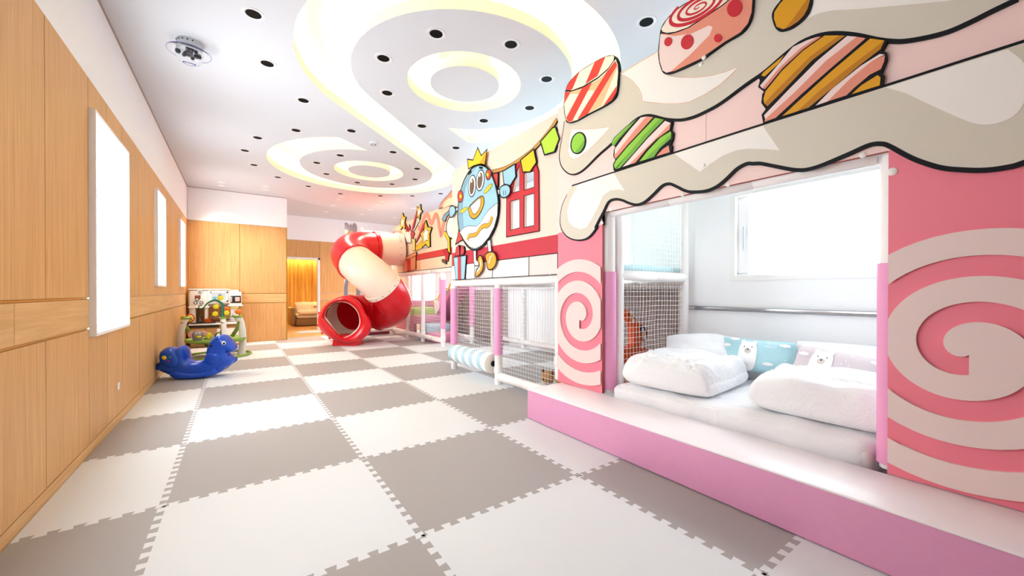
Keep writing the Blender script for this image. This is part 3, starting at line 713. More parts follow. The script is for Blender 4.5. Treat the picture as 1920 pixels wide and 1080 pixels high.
sub('arm', [([(365, 370), (396, 366), (396, 400), (370, 410)], .020, BRW, .008, 0)]); sub('arm', [([(60, 505), (90, 490), (90, 515), (64, 532)], .020, BRW, .008, 0)])
sub('glove', [([(394, 366), (410, 345), (440, 336), (462, 350), (468, 380), (460, 405), (440, 426), (410, 429), (394, 405)], .034, SKY, .010, 3), ([(418, 380), (421, 378), (421, 418), (418, 418)], .0348, BLACK, 0, 0), ([(434, 380), (437, 378), (437, 416), (434, 416)], .0348, BLACK, 0, 0)])
sub('glove', [([(24, 532), (30, 500), (48, 488), (65, 500), (69, 530), (55, 556), (42, 571), (28, 566)], .034, SKY, .010, 3)])
sub('leg', [([(195, 806), (213, 804), (215, 880), (240, 890), (232, 920), (205, 920), (197, 890)], .022, BRW, .008, 0)]); sub('leg', [([(295, 745), (318, 728), (326, 822), (304, 826)], .022, BRW, .008, 0)])
sub('shoe', [([(245, 845), (262, 860), (272, 910), (262, 960), (226, 1000), (214, 995), (222, 950), (245, 920), (230, 880)], .032, OCH, .010, 2), ([(248, 868), (256, 905), (246, 945), (222, 972), (228, 952), (246, 925), (250, 905)], .0335, BRW, 0, 0)])
sub('shoe', [([(285, 842), (320, 820), (350, 825), (366, 860), (365, 900), (345, 937), (315, 950), (300, 930), (294, 890)], .032, OCH, .010, 2), ([(310, 900), (318, 860), (345, 832), (340, 838), (322, 866), (316, 902)], .0335, BRW, 0, 0)])
m = MB(); poly_art(m, e7, [(50, 860), (142, 844), (130, 1018), (68, 1022)], .022, SKY, XM, .008); poly_art(m, e7, [(82, 855), (104, 851), (105, 1019), (83, 1021)], .0235, CRIM, XM, .003, .022)
poly_art(m, e7, [(62, 850), (70, 790), (90, 770), (94, 810), (95, 846)], .024, CRIM, XM, .006, 0); poly_art(m, e7, [(100, 845), (104, 775), (125, 780), (131, 810), (122, 838)], .024, CRIM, XM, .006, 0)
m.build('gift_motif', mural)
for x, y in ((852, 322), (1046, 397), (1046, 421), (969, 270), (925, 448), (1032, 514), (916, 518), (925, 294)): cap(mural, x, y, XM, 0, .010)

# ================================================================== FAR MURAL (stars, ribbon, gifts)
XF = 3.65
FARM = mat('far_mural_peach', 'edd3b6', .6, .04, 300, .012)
f6 = lambda p: [Vector(v) for v in yz(crop(720, 240, 3.6, p), XF)]; f4 = lambda p: [Vector(v) for v in yz(crop(640, 360, 8.727, p), XF)]
ZF0 = 1.572; YF0, YF1 = 3.5, 8.40
ZF1 = (on_x(734, 427.6, XF).z+on_x(802.7, 399, XF).z)/2
far = thing('far_mural_board', 'farther peach mural board with yellow stars, salmon ribbon and orange gift behind the tube slide', 'mural', (XF, 6, ZF0))
m = MB(); m.prism([(YF0, ZF0), (YF1, ZF0), (YF1, ZF1), (YF0, ZF1)], 'x', XF, XF+.03, FARM, backm=WHITE)
zt = (f6([(240, 856)])[0].y+f6([(440, 803)])[0].y)/2; zb = (f6([(240, 897)])[0].y+f6([(440, 848)])[0].y)/2
art(m, [(YF0, zb), (YF1, zb), (YF1, zt), (YF0, zt)], XF, .004, mat('far_red', 'cf3b3a', .55))
n = 8
for k in range(n):
    a, b = YF0+(YF1-YF0)*k/n, YF0+(YF1-YF0)*(k+1)/n
    if k % 2: art(m, [(a, ZF0+.01), (b, ZF0+.01), (b, zb-.004), (a, zb-.004)], XF, .003, PEACH if k % 4 == 1 else mat('pale_peach', 'f1d0b0', .6))
stroke(m, [Vector((YF0, zb)), Vector((YF1, zb))], XF, .005, .008, BLACK, False); stroke(m, [Vector((YF0, ZF0+.004)), Vector((YF1, ZF0+.004))], XF, .005, .010, BLACK, False)
m.build('board', far)
SALR = mat('ribbon_salmon', 'e8917f', .55)
m = MB(); cl = f4([(1612, 276), (1640, 190), (1700, 112), (1755, 64), (1800, 0), (1850, -40), (1950, -60), (2100, 40), (2100, 150), (1700, 245)]); poly_art(m, lambda p: cl, cl, .02, SALR, XF, .008)
poly_art(m, f4, [(1672, 262), (1690, 180), (1760, 110), (1810, 90), (1900, 100), (1900, 190)], .0215, FARM, XF, 0, .02); m.build('cloud_motif', far)
m = MB(); wv = smooth(f4([(1262, 580), (1300, 600), (1335, 470), (1390, 370), (1430, 400), (1462, 500), (1490, 500), (1520, 420), (1552, 375), (1585, 440), (1612, 600), (1635, 700), (1660, 610), (1690, 470), (1790, 290)]), 5, False)
stroke(m, wv, XF, .012, .10, SALR, False, 0); m.build('ribbon_motif', far); m = MB(); w2 = smooth(f4([(850, 695), (890, 675), (940, 680), (965, 655), (990, 700), (1010, 790), (1030, 850)]), 4, False); stroke(m, w2, XF, .012, .12, SALR, False, 0)
m.build('ribbon_motif', far)
BIG = [(1400, 460), (1432, 572), (1500, 580), (1465, 690), (1470, 900), (1440, 905), (1400, 852), (1345, 912), (1352, 772), (1310, 682), (1375, 622)]
BIGI = [(1410, 570), (1427, 632), (1460, 632), (1436, 712), (1440, 800), (1405, 790), (1370, 832), (1370, 732), (1350, 692), (1390, 642)]
m = MB(); poly_art(m, f4, [(1225, 825), (1250, 760), (1375, 478), (1400, 500), (1330, 660), (1235, 830)], .015, CRIM, XF, .006); poly_art(m, f4, [(1228, 958), (1225, 900), (1350, 775), (1345, 912), (1260, 950)], .015, YEL, XF, .006); poly_art(m, f4, [(1250, 958), (1345, 915), (1440, 908), (1400, 860)], .016, mat('pale_blue_grey', 'c6cfd0', .6), XF, .005)
m.build('star_trail', far)
m = MB(); poly_art(m, f4, BIG, .03, YEL, XF, .012); poly_art(m, f4, BIGI, .0318, BRW, XF, .008, .03); m.build('star_motif', far)
m = MB(); poly_art(m, f4, [(1020, 342), (1041, 405), (1075, 408), (1055, 490), (1060, 612), (1020, 570), (988, 622), (988, 520), (978, 478), (1004, 440)], .03, YEL, XF, .010); poly_art(m, f4, [(1020, 420), (1032, 455), (1048, 458), (1038, 500), (1040, 565), (1020, 540), (1003, 575), (1005, 510), (996, 480), (1010, 460)], .0318, BRW, XF, .005, .03); m.build('star_motif', far)
m = MB(); poly_art(m, f4, [(1313, 198), (1322, 288), (1347, 320), (1312, 362), (1300, 452), (1278, 405), (1252, 422), (1265, 335), (1255, 240), (1290, 262)], .03, YEL, XF, .010); poly_art(m, f4, [(1304, 260), (1310, 300), (1330, 322), (1305, 350), (1297, 400), (1280, 375), (1265, 390), (1275, 330), (1268, 280), (1290, 290)], .0318, BRW, XF, .005, .03); m.build('star_motif', far)
m = MB(); poly_art(m, f4, [(1140, 690), (1250, 285), (1266, 300), (1160, 720)], .016, CRIM, XF, .006); poly_art(m, f4, [(1180, 640), (1270, 420), (1298, 455), (1200, 640)], .014, mat('pale_blue_grey', 'c6cfd0', .6), XF, .005); m.build('star_trail', far)
m = MB(); poly_art(m, f4, [(1052, 830), (1062, 640), (1145, 625), (1150, 830)], .014, BRW, XF, .006)
for p in ([(1075, 660), (1055, 500), (1085, 560), (1100, 640)], [(1095, 640), (1125, 530), (1140, 580), (1118, 660)], [(1015, 870), (1045, 760), (1060, 880), (1035, 930)], [(1150, 740), (1185, 640), (1208, 680), (1180, 770)]): poly_art(m, f4, p, .018, CRIM, XF, .005)
poly_art(m, f4, [(1180, 960), (1182, 770), (1220, 765), (1220, 955)], .02, mat('pale_lime', 'e5e27a', .6), XF, .006); m.build('fireworks_motif', far)
GIFTO = mat('gift_orange', 'd98f63', .6)
m = MB(); poly_art(m, f6, [(132, 905), (220, 858), (220, 955), (135, 977)], .022, GIFTO, XF, .008); poly_art(m, f6, [(128, 885), (225, 836), (225, 860), (128, 908)], .026, GIFTO, XF, .008); poly_art(m, f6, [(163, 895), (185, 884), (185, 962), (164, 968)], .0275, CRIM, XF, 0, .02); m.build('gift_motif', far)
m = MB(); poly_art(m, f4, ellipse(1850, 560, 115, 205, 8), .02, BRW, XF, .02); poly_art(m, f4, [(1660, 450), (1690, 380), (1750, 330), (1800, 310), (1800, 345), (1745, 400), (1712, 485)], .022, SKYD, XF, .008)
poly_art(m, f4, [(1700, 640), (1735, 655), (1790, 760), (1800, 1010), (1760, 960), (1762, 810), (1700, 690)], .024, YEL, XF, .007); poly_art(m, f6, [(405, 832), (430, 815), (446, 850), (437, 902), (422, 890), (420, 850)], .024, CRIM, XF, .006); poly_art(m, f6, [(397, 885), (425, 890), (428, 920), (400, 905)], .025, BRN, XF, .004)
m.build('drummer_motif', far)
for x, y in ((786, 491), (735, 514), (768, 507), (839, 497)): cap(far, x, y, XF, 0, .012)
# slice of grey mural high up at the back corner
YSD = 8.46
g = lambda p: [on_y(x, y, YSD).xz for x, y in crop(640, 360, 8.727, p)]
m = MB(); sideb = thing('side_mural_board', 'small grey cloud-topped mural board with red and yellow figures above the back netting', 'mural', (2.6, YSD, 2.3))
def art_y(mb, pts, lift, mt, base=0): mb.prism([tuple(p) for p in pts], 'y', YSD-lift, YSD-base, mt, back=(base == 0))
top = g([(52, 505), (80, 498), (110, 520), (128, 555), (150, 518), (172, 548), (200, 512), (225, 508), (248, 545), (255, 580)])
art_y(m, [tuple(v) for v in top]+[(top[-1].x, 2.2), (top[0].x, 2.2)], .02, mat('grey_blue_paint', '8b97a3', .6)); m.build('board', sideb)
for p, mt in (([(55, 760), (70, 680), (85, 720), (110, 640), (135, 690), (140, 760)], OCH), ([(140, 760), (160, 640), (178, 640), (185, 760)], YEL), ([(195, 760), (210, 635), (232, 690), (240, 760)], CRIM), ([(55, 690), (55, 615), (90, 620), (110, 650), (80, 690)], CREAM)):
    m = MB(); art_y(m, g(p), .024, mt, .0201); m.build('figure_motif', sideb)

# ================================================================== BENCH AND BED NOOK
BX = 2.387
bench = thing('step_bench', 'long low padded pink bench step running along the front of the candy house', 'bench', (2.6, -.8, 0))
VINYL = mat('pink_vinyl', 'e09bc0', .38, .04, 30, .03); VINYLT = mat('pale_pink_vinyl', 'f7eef2', .35, .04, 30, .01)
m = MB(); m.rbox(BX, 2.76, -2.9, 1.015, .004, .252, VINYL, .008); m.build('body', bench)
m = MB(); m.rbox(BX-.004, XP-.001, -2.9, 1.018, .250, .2605, VINYLT, .004); m.build('top_pad', bench)
SHEET = cloth('sheet_white', 'f0eef0', .85, .5, 7); DUV = cloth('duvet_white', 'f1f0f2', .85, .55, 6); PILW = cloth('pillow_white', 'f4f3f5', .85, .25, 7)
def puff(lx, ly, h, px=2.6, pz=2.2, nx=36, ny=36, wr=.012, seed=0, flat=.25, fr=9, rc=.12, cr=0.0):
    # soft cushion: top and bottom sheets meeting along a seam; returns verts, faces around the origin (bottom at z=0)
    rnd = random.Random(seed); ph = [(rnd.uniform(-fr, fr), rnd.uniform(-fr, fr), rnd.uniform(0, 6.28), rnd.uniform(.3, 1)) for _ in range(9)]
    cl = [(cos(q), sin(q), rnd.uniform(-.9, .9), rnd.uniform(0, 6), rnd.uniform(.03, .06), rnd.choice((-1, 1, 1))) for q in [rnd.uniform(0, 3.14) for _ in range(12)]] if cr else []
    V, Fc = [], []
    for s in (1, -1):
        k = len(V)
        for i in range(nx+1):
            for j in range(ny+1):
                u = -1+2*i/nx; v = -1+2*j/ny
                u = sin(u*pi/2); v = sin(v*pi/2)
                t = (max(0, 1-abs(u)**px)*max(0, 1-abs(v)**px))**(1/pz)
                wv = sum(a*sin(fx*u+fy*v+p) for fx, fy, p, a in ph)/4*wr*min(1, t*1.6)
                wv += sum(g_*cr*exp(-((a_*u+b_*v-c_+.10*sin(4*(u*b_-v*a_)+p_))/w_)**2)*(.5+.5*sin(2*(u*b_-v*a_)+p_)) for a_, b_, c_, p_, w_, g_ in cl)*min(1, t*1.5)
                z = flat*h+(1-flat)*h*t+wv if s > 0 else flat*h*(1-t)
                V.append(Vector((u*lx/2*sqrt(1-rc*v*v*abs(v)), v*ly/2*sqrt(1-rc*u*u*abs(u)), z)))
        for i in range(nx):
            for j in range(ny):
                a = k+i*(ny+1)+j; q = (a, a+ny+1, a+ny+2, a+1); Fc.append(q if s > 0 else tuple(reversed(q)))
    return V, Fc
def soft(name, label, cat, loc, M, dims, mt, group=None, parent=None, **kw):
    V, Fc = puff(*dims, **kw); mb = MB(); mb.add([M @ v+Vector(loc) for v in V], Fc, mt, True)
    o = mb.build(name, parent, None if parent else loc)
    return tag(o, label, cat, group) if not parent else o
RZ = lambda d: Matrix.Rotation(radians(d), 3, 'Z'); RY = lambda d: Matrix.Rotation(radians(d), 3, 'Y'); RX = lambda d: Matrix.Rotation(radians(d), 3, 'X')
ZMAT = .365
mtr = thing('mattress', 'white sheeted mattress filling the bed nook floor behind the pink bench', 'mattress', (3.48, -.9, 0))
m = MB(); m.rbox(2.84, 4.06, -1.145, .43, .004, ZMAT-.03, WHITEFOAM, .03); m.rbox(2.96, 4.06, -2.6, -1.0, .004, ZMAT-.031, WHITEFOAM, .03); m.build('core', mtr)
V, Fc = [], []
nx, ny = 30, 70
rnd = random.Random(3)
for i in range(nx+1):
    for j in range(ny+1):
        y = -2.6+3.03*j/ny; x0_ = 2.83+.12/(1+exp((y+1.14)/.008)); x = x0_+(4.07-x0_)*i/nx
        z = ZMAT+.005*sin(x*19+y*7)+.004*sin(y*23-x*8)+.003*sin(y*41+x*30)
        V.append(Vector((x, y, z-.03*exp(-(x-x0_)/.03)-.02*exp(-(.43-y)/.03))))
for i in range(nx):
    for j in range(ny): a = i*(ny+1)+j; Fc.append((a, a+ny+1, a+ny+2, a+1))
k = len(V)
for j in range(ny+1):
    y = -2.6+3.03*j/ny; V.append(Vector((2.825+.12/(1+exp((y+1.14)/.008))+.006*sin(y*17)+.005*sin(y*47), y, .23)))
for j in range(ny): Fc.append((j, j+1, k+j+1, k+j))
k = len(V)
for i in range(nx+1): V.append(Vector((2.83+1.24*i/nx, .432, .2)))
for i in range(nx): a = i*(ny+1)+ny; Fc.append((a, a+ny+1, k+i+1, k+i))
m = MB(); m.add(V, Fc, SHEET, True); m.build('sheet', mtr)
def duvet(label, cx, cy, lx, ly, h, rz, seed, z0=ZMAT+.006):
    t = thing('folded_duvet', label, 'duvet', (cx, cy, z0), 'folded white duvets on the mattress')
    R = RZ(rz)
    soft('duvet_body', None, None, Vector((cx, cy, z0)), R, (lx, ly, h), DUV, None, t, px=9, pz=2.7, nx=90, ny=90, wr=.017, seed=seed, flat=.36, fr=8, rc=.10, cr=.016)
    soft('duvet_fold', None, None, Vector((cx+.01, cy-.012, z0+.004)), R, (lx*.96, ly*.985, h*.5), DUV, None, t, px=12, pz=3, nx=44, ny=44, wr=.010, seed=seed+3, flat=.45, fr=11, rc=.08)
duvet('folded white duvet at the left end of the mattress beside the netting', 3.25, .065, .82, .68, .235, 6, 5)
duvet('folded white duvet on the right half of the mattress behind the pink post', 3.27, -1.0, .63, 1.0, .225, 2, 15)
# pillows along the wall
def up_pillow(name, label, cat, cx, cy, cz, wd, ht, th, tilt, yaw, mt, seed, group=None):
    # stands on edge against the wall: width along y, height along z, leaning back to the wall
    M = RZ(yaw) @ RY(-(90-tilt)) 
    return soft(name, label, cat, Vector((cx, cy, cz)), M, (ht, wd, th), mt, group, None, px=2.2, pz=1.6, nx=28, ny=36, wr=.014, seed=seed, flat=.33, rc=.12, cr=.010)
up_pillow('pillow', 'plump white pillow beside the netting at the left end of the bed', 'pillow', 3.80, .21, ZMAT+.14, .64, .42, .20, 50, 38, PILW, 21, 'white bed pillows')
up_pillow('pillow', 'white pillow against the wall just behind the blue bear cushion', 'pillow', 4.0, -.20, ZMAT+.12, .56, .30, .12, 22, 0, PILW, 22, 'white bed pillows')
up_pillow('pillow', 'white pillow against the wall behind the pinkish grey cushion', 'pillow', 3.97, -.80, ZMAT+.16, .74, .38, .18, 26, 0, PILW, 23, 'white bed pillows')
BLUEC = mat('cushion_blue', 'b4dde6', .85, var=.03, spec=.1); PINKC = mat('cushion_pinkgrey', 'd9cdd2', .85, var=.03, spec=.1); BEAR = mat('print_white', 'fbfbfb', .85, var=.005, spec=.1); INK = mat('print_ink', '4a4a55', .8); MUZ = mat('print_muzzle', 'd8cfc8', .8)
def cushion(label, cx, cy, cz, wd, ht, th, tilt, yaw, roll, mt, seed, bear_u, words=False):
    M = RZ(yaw) @ RY(-(90-tilt)) @ RZ(roll); loc = Vector((cx, cy, cz))
    t = thing('printed_cushion', label, 'cushion', loc, 'printed cushions on the bed')
    kw = dict(px=4.5, pz=1.7, nx=30, ny=44, wr=.004, seed=seed, flat=.45)
    V, Fc = puff(ht, wd, th, **kw)
    for v in V:   # pinched corners
        u, q = abs(v.x)/(ht/2), abs(v.y)/(wd/2); v.x *= 1-.10*(1-q**2)*u; v.y *= 1-.05*(1-u**2)*q
    mb = MB(); mb.add([M @ v+loc for v in V], Fc, mt, True); mb.build('cover', t)
    def top(a, b):    # a across (image right), b up: point on the printed face
        x, y = b*ht/2, -a*wd/2
        t_ = (max(0, 1-abs(2*x/ht)**4.5)*max(0, 1-abs(2*y/wd)**4.5))**(1/1.7)
        return M @ Vector((x, y, .45*th+.55*th*t_+.0035))+loc
    def patch(mb, shape, lift, m_):
        V2, F2 = cdt(shape); mb.add([top(v[0], v[1])+(M @ Vector((0, 0, lift))) for v in V2], F2, m_, True)
    def dense(shape, n=3):
        return smooth([Vector(p) for p in shape], n)
    e = lambda cx, cy, rx, ry, n=18: [(cx+rx*cos(2*pi*k/n), cy+ry*sin(2*pi*k/n)) for k in range(n)]
    b = MB(); bu = bear_u
    def fill(cx, cy, rx, ry, p=2.6, lift=.001, m_=BEAR, top_y=None):
        # grid-filled blob so the print follows the curved cover
        N = 14; V2, F2 = [], []
        for i in range(N+1):
            for j in range(N+1):
                u = -1+2*i/N; v = -1+2*j/N
                s = (abs(u)**p+abs(v)**p)**(1/p) if (u or v) else 1
                mx = max(abs(u), abs(v)); k_ = mx/s if s > 0 else 0
                V2.append(top(cx+u*k_*rx, cy+v*k_*ry)+(M @ Vector((0, 0, lift))))
        for i in range(N):
            for j in range(N): a = i*(N+1)+j; F2.append((a, a+1, a+N+2, a+N+1))
        return V2, F2, m_
    V2, F2, mm = fill(bu, -.12, .24, .80, 3.2); b.add(V2, F2, mm, True)
    for s in (-1, 1):
        V2, F2, mm = fill(bu+s*.15, .64, .055, .11); b.add(V2, F2, mm, True)
        V2, F2, mm = fill(bu+s*.10, .36, .014, .035, 2, .003, INK); b.add(V2, F2, mm, True)
    V2, F2, mm = fill(bu, .14, .085, .15, 2, .0025, MUZ); b.add(V2, F2, mm, True); V2, F2, mm = fill(bu, .20, .022, .045, 2, .004, INK); b.add(V2, F2, mm, True)
    for s in (-1, 1): V2, F2, mm = fill(bu+s*.03, -.62, .012, .06, 2, .003, MUZ); b.add(V2, F2, mm, True)
    b.build('bear_print', t)
    c = MB()
    for cx_, cy_ in ((-.72, .38), (-.62, -.55), (-.52, .78), (.42, -.48), (.75, .62), (.62, -.75)):
        if abs(cx_-bu) < .3: continue
        for dx, r in ((-.07, .6), (0, 1), (.07, .7)):
            V2, F2, mm = fill(cx_+dx, cy_, .055*r+.02, .075*r+.02, 2, .001+.0005*r); c.add(V2, F2, mm, True)
        c.build('cloud_print', t); c = MB()
    rr = random.Random(seed)
    for k in range(16):
        a, q = rr.uniform(-.92, .92), rr.uniform(-.85, .85)
        if abs(a-bu) > .3: V2, F2, mm = fill(a, q, .014, .024, 2, .0012); c.add(V2, F2, mm, True)
    c.build('dot_pattern', t)
    return t, top, M
t, top, M = cushion('blue cushion printed with a white polar bear, clouds and lettering, propped in the bed corner', 3.875, -.205, ZMAT+.19, .575, .30, .12, 22, 4, 0, BLUEC, 31, -.12)
def lettering(txt, a0, b0, size, parent, top, M):
    cu = bpy.data.curves.new('t', 'FONT'); cu.body = txt; cu.size = 1; cu.resolution_u = 2; to = bpy.data.objects.new('t', cu); COL.objects.link(to)
    dg = bpy.context.evaluated_depsgraph_get(); me = to.evaluated_get(dg).to_mesh()
    V = [top(a0+v.co.x*size*.53, b0+v.co.y*size)+(M @ Vector((0, 0, .002))) for v in me.vertices]; Fc = [tuple(p.vertices) for p in me.polygons]
    bpy.data.objects.remove(to); bpy.data.curves.remove(cu); mb = MB(); mb.add(V, Fc, BEAR, False); mb.build('lettering', parent)
lettering('GOOD', .32, .62, .17, t, top, M); lettering('NIGHT', .30, .42, .17, t, top, M)
cushion('pinkish grey cushion printed with a white bear, slumped at the right end of the bed', 3.765, -.78, ZMAT+.165, .56, .30, .12, 30, -4, -6, PINKC, 33, -.28)

# metal rail on the nook wall
STEEL = mat('steel', 'a9abb0', .25, metal=1.0, var=.02)
rail = thing('wall_rail', 'brushed steel handrail fixed along the white wall above the bed', 'rail', (XN, -.6, .95))
m = MB(); m.rbox(XN-.035, XN-.022, -2.4, .535, .925, .965, STEEL, .006); m.build('bar', rail)
m = MB()
for y in (-2.2, -1.3, -.4, .48): m.box(XN-.024, XN, y-.012, y+.012, .935, .955, STEEL)
m.build('bracket', rail)

# ================================================================== PADDED TUBE FRAMES
FR = .05
def post(parent, x, y, z0, z1, sleeve=None, r=FR):
    mb = MB(); mb.cyl((x, y, z0+.02), (x, y, z1), r*.92, WHITEFOAM, 18); mb.cyl((x, y, z0), (x, y, z0+.03), r*.9, WHITE, 18); o = mb.build('post', parent)
    for z in [z0+.32*k for k in range(1, int((z1-z0)/.32))]:
        pass
    if sleeve:
        s = MB(); s.cyl((x, y, sleeve[0]), (x, y, sleeve[1]), r*1.12, PINKFOAM, 20); s.build('foam_sleeve', o)
    if sleeve and z0 > .2: return o
    c = MB(); c.lathe((x, y, 0), [(r*.9, z0+.13), (r*1.07, z0+.135), (r*1.07, z0+.21), (r*.9, z0+.215)], WHITE, 18); c.build('clamp', o)
    return o
def beam(parent, p, q, r=FR*.92):
    p, q = Vector(p), Vector(q); mb = MB(); n = max(2, int((q-p).length/.45)); pts, rr = [], []
    for k in range(n):
        a = p.lerp(q, k/n); b = p.lerp(q, (k+1)/n); e = (b-a).normalized()*.004
        pts += [a+e*.2, a+e, b-e, b-e*.2]; rr += [r*.93, r, r, r*.93]
    mb.tube(pts, rr, WHITEFOAM, 16); return mb.build('beam', parent)
def net(name, label, o, u, v, group=None, pitch=.045, r=.0017, sag=.006, edge=True, nb=1):
    o, u, v = Vector(o), Vector(u), Vector(v); nu, nv = max(1, round(u.length/pitch)), max(1, round(v.length/pitch)); nrm = u.cross(v).normalized(); mb = MB()
    rnd = random.Random(hash(name+label) % 999 if False else len(label))
    ph = [rnd.uniform(0, 6) for _ in range(6)]
    def P(s, t):
        b = sin(pi*s)*sin(pi*t); d = sag*(sin(5*s+ph[0])+sin(7*t+ph[1]))*b
        return o+u*(s+.004*sin(9*t+ph[2])*b)+v*(t+.006*sin(8*s+ph[3])*b)+nrm*d
    S = 9
    for i in range(nu+1): mb.tube([P(i/nu, k/S) for k in range(S+1)], r, NETM, 3, False)
    for j in range(nv+1): mb.tube([P(k/S, j/nv) for k in range(S+1)], r, NETM, 3, False)
    ob = mb.build(name, None, tuple(o)); return tag(ob, label, 'net', group)
XQ = 2.87
# bed nook frame
f1 = thing('nook_frame', 'white padded tube frame with pink sleeves around the bed nook opening', 'play frame', (XQ, .5, .262))
post(f1, XQ+.016, YP1+.006, .262, 1.80, (.29, 1.275)); post(f1, XQ+.016, YP2+.002, .262, 1.80, (.285, 1.245))
post(f1, 2.975, .5, 0.004, 2.75, None, .043); post(f1, 3.965, .5, 0.004, 2.75, None, .043)
beam(f1, (XQ, YP2+.05, 1.765), (XQ, YP1-.02, 1.765), .04); beam(f1, (2.975, .5, 1.245), (3.965, .5, 1.245), .042); beam(f1, (2.975, .5, 2.72), (3.965, .5, 2.72), .042)
net('safety_net', 'white netting panel between bed nook and netted bay, above the cross beam', (2.99, .5, 1.29), (.96, 0, 0), (0, 0, 1.39), 'white safety nets')
net('safety_net', 'white netting panel beside the left duvet, below the cross beam', (2.99, .5, .30), (.96, 0, 0), (0, 0, .90), 'white safety nets')
net('safety_net', 'narrow white netting strip behind the pink post at the left of the bed', (2.90, .52, .30), (.06, -.02, 0), (0, 0, 1.4), 'white safety nets')
# netted bay behind the long mural
f2 = thing('bay_frame', 'white padded tube frame with pink sleeves under the long mural board', 'play frame', (XQ, 2.2, 0))
post(f2, XQ, 3.375, 0, ZM0-.01, (.352, 1.15), .049); post(f2, XQ, 2.215, 0, ZM0-.01, (.352, 1.146), .049); post(f2, XQ, 1.13, .262, ZM0-.01, None)
beam(f2, (XQ, 1.13, ZM0-.045), (XQ, 3.375, ZM0-.045), .042); beam(f2, (XQ, 1.16, .095), (XQ, 2.19, .095), .05)
for y in (1.1, 2.8, 4.48): post(f2, 4.93, y, 0, 1.2, None)
post(f2, 4.41, 5.6, 0, 1.52, (.37, 1.3)); beam(f2, (4.93, .8, .11), (4.93, 5.55, .11), .05); beam(f2, (4.41, 5.64, .12), (4.41, 8.35, .12), .045)
beam(f2, (4.93, .8, 1.2), (4.93, 5.55, 1.2), .042); beam(f2, (3.0, 3.42, 1.22), (4.93, 3.42, 1.22), .042)
net('safety_net', 'white netting panel beside the spiral pillar under the mural board', (XQ, 1.17, .14), (0, 1.0, 0), (0, 0, 1.05), 'white safety nets')
net('safety_net', 'white netting panel above the striped roller under the mural board', (XQ+.02, 2.27, .36), (0, 1.06, 0), (0, 0, .84), 'white safety nets', .05)
net('safety_net', 'white netting along the rear of the netted bay, in front of the window', (4.86, 1.1, .16), (0, 4.4, 0), (0, 0, 1.0), 'white safety nets', .06)
net('safety_net', 'white netting strip beside the pink post near the spiral pillar', (XQ-.005, 2.165, .36), (.09, -.06, 0), (0, 0, .84), 'white safety nets')
DECKT = mat('deck_blue', 'bfe3ea', .5, .05, 60, .02); DECKW = mat('deck_underside', 'eceaea', .7)
deck = thing('upper_deck', 'raised play deck with pale blue mat over the netted bay, seen through the netting', 'deck', (4, 2, 1.27))
m = MB(); m.box(2.95, 4.9, .575, 3.36, 1.275, 1.30, DECKW); m.build('board', deck)
m = MB(); m.rbox(3.02, 4.85, .58, 3.3, 1.301, 1.355, DECKT, .015); m.build('mat', deck)
# taupe padding on the right wall
TAUPE = mat('taupe_pad', 'a08d86', .7, .05, 80, .02)
for a, b, lab in ((.60, 2.15, 'taupe wall padding behind the orange toy in the netted bay'), (5.1, 8.3, 'taupe wall padding behind the foam steps')):
    m = MB(); m.rbox(XR-.03, XR-.001, a, b, .02, 1.14, TAUPE, .01); tag(m.build('wall_pad', None, (XR, (a+b)/2, .02)), lab, 'wall padding', 'taupe wall pads')
# striped roller between the two front posts
STB = mat('stripe_blue', 'b0cedd', .4, var=.03); STG = mat('stripe_grey_blue', 'b3c4cb', .4, var=.03); STW = mat('stripe_white', 'f3f1ee', .4, var=.01)
roller = thing('striped_roller', 'white and pale blue striped padded roller lying between the two pink posts', 'roller', (2.85, 2.8, .235))
m = MB(); y0, y1, RR = 2.308, 3.295, .121; nb = 10
for k in range(nb):
    mt = STW if k % 2 == 0 else (STB if k > 6 else STB)
    for s in range(1):
        rings = []
        for e in (k, k+1):
            yb_ = y0+(y1-y0)*e/nb; sl = .035*(0 if e in (0, nb) else 1)
            rings.append([Vector((2.85+RR*cos(2*pi*q/28), yb_+sl*sin(2*pi*q/28), .235+RR*sin(2*pi*q/28))) for q in range(28)])
        m.loft(rings, mt, (False, False))
m.build('roller', roller)
m = MB(); m.lathe((2.85, 0, .235), [(0.0, y0-.012), (.04, y0-.012), (.112, y0-.010), (RR, y0)], mat('cap_cream', 'e8e0d6', .5), 28, 'y'); m.build('end_cap', roller); m = MB(); m.lathe((2.85, 0, .235), [(RR, y1), (.112, y1+.01), (0, y1+.012)], MATS['cap_cream'], 28, 'y'); m.build('end_cap', roller); m = MB(); m.cyl((2.85, y0-.032, .235), (2.85, y0-.011, .235), .035, BLACK); m.build('axle', roller)
# rear bay with steps
f3 = thing('rear_bay_frame', 'white padded tube frame with one pink sleeve under the far mural beside the slide', 'play frame', (XF, 6.5, 0))
post(f3, 3.68, 5.47, 0, ZF0-.01, (.36, 1.34)); post(f3, 3.68, 6.5, 0, ZF0-.01); post(f3, 3.68, 7.42, 0, ZF0-.01); post(f3, 3.66, 8.46, 0, 2.62); post(f3, 4.95, 8.3, 0, 1.6, (.3, 1.5))
post(f3, 3.68, 3.6, 0, ZF0-.01)
beam(f3, (3.68, 5.5, .12), (3.67, 8.4, .12)); beam(f3, (3.68, 3.6, ZF0-.05), (3.67, 8.4, ZF0-.05)); beam(f3, (3.61, 8.44, .12), (2.5, 8.44, .12)); post(f3, 2.86, 8.44, 0, 2.70); beam(f3, (2.86, 8.44, 2.60), (3.66, 8.44, 2.60)); post(f3, 2.5, 8.44, 0, 2.25)
beam(f3, (2.5, 8.44, 1.5), (3.66, 8.44, 1.5))
net('safety_net', 'white netting under the far mural, first panel from its pink post', (3.68, 5.53, .17), (0, .92, 0), (0, 0, 1.33), 'white safety nets', .06, .0021)
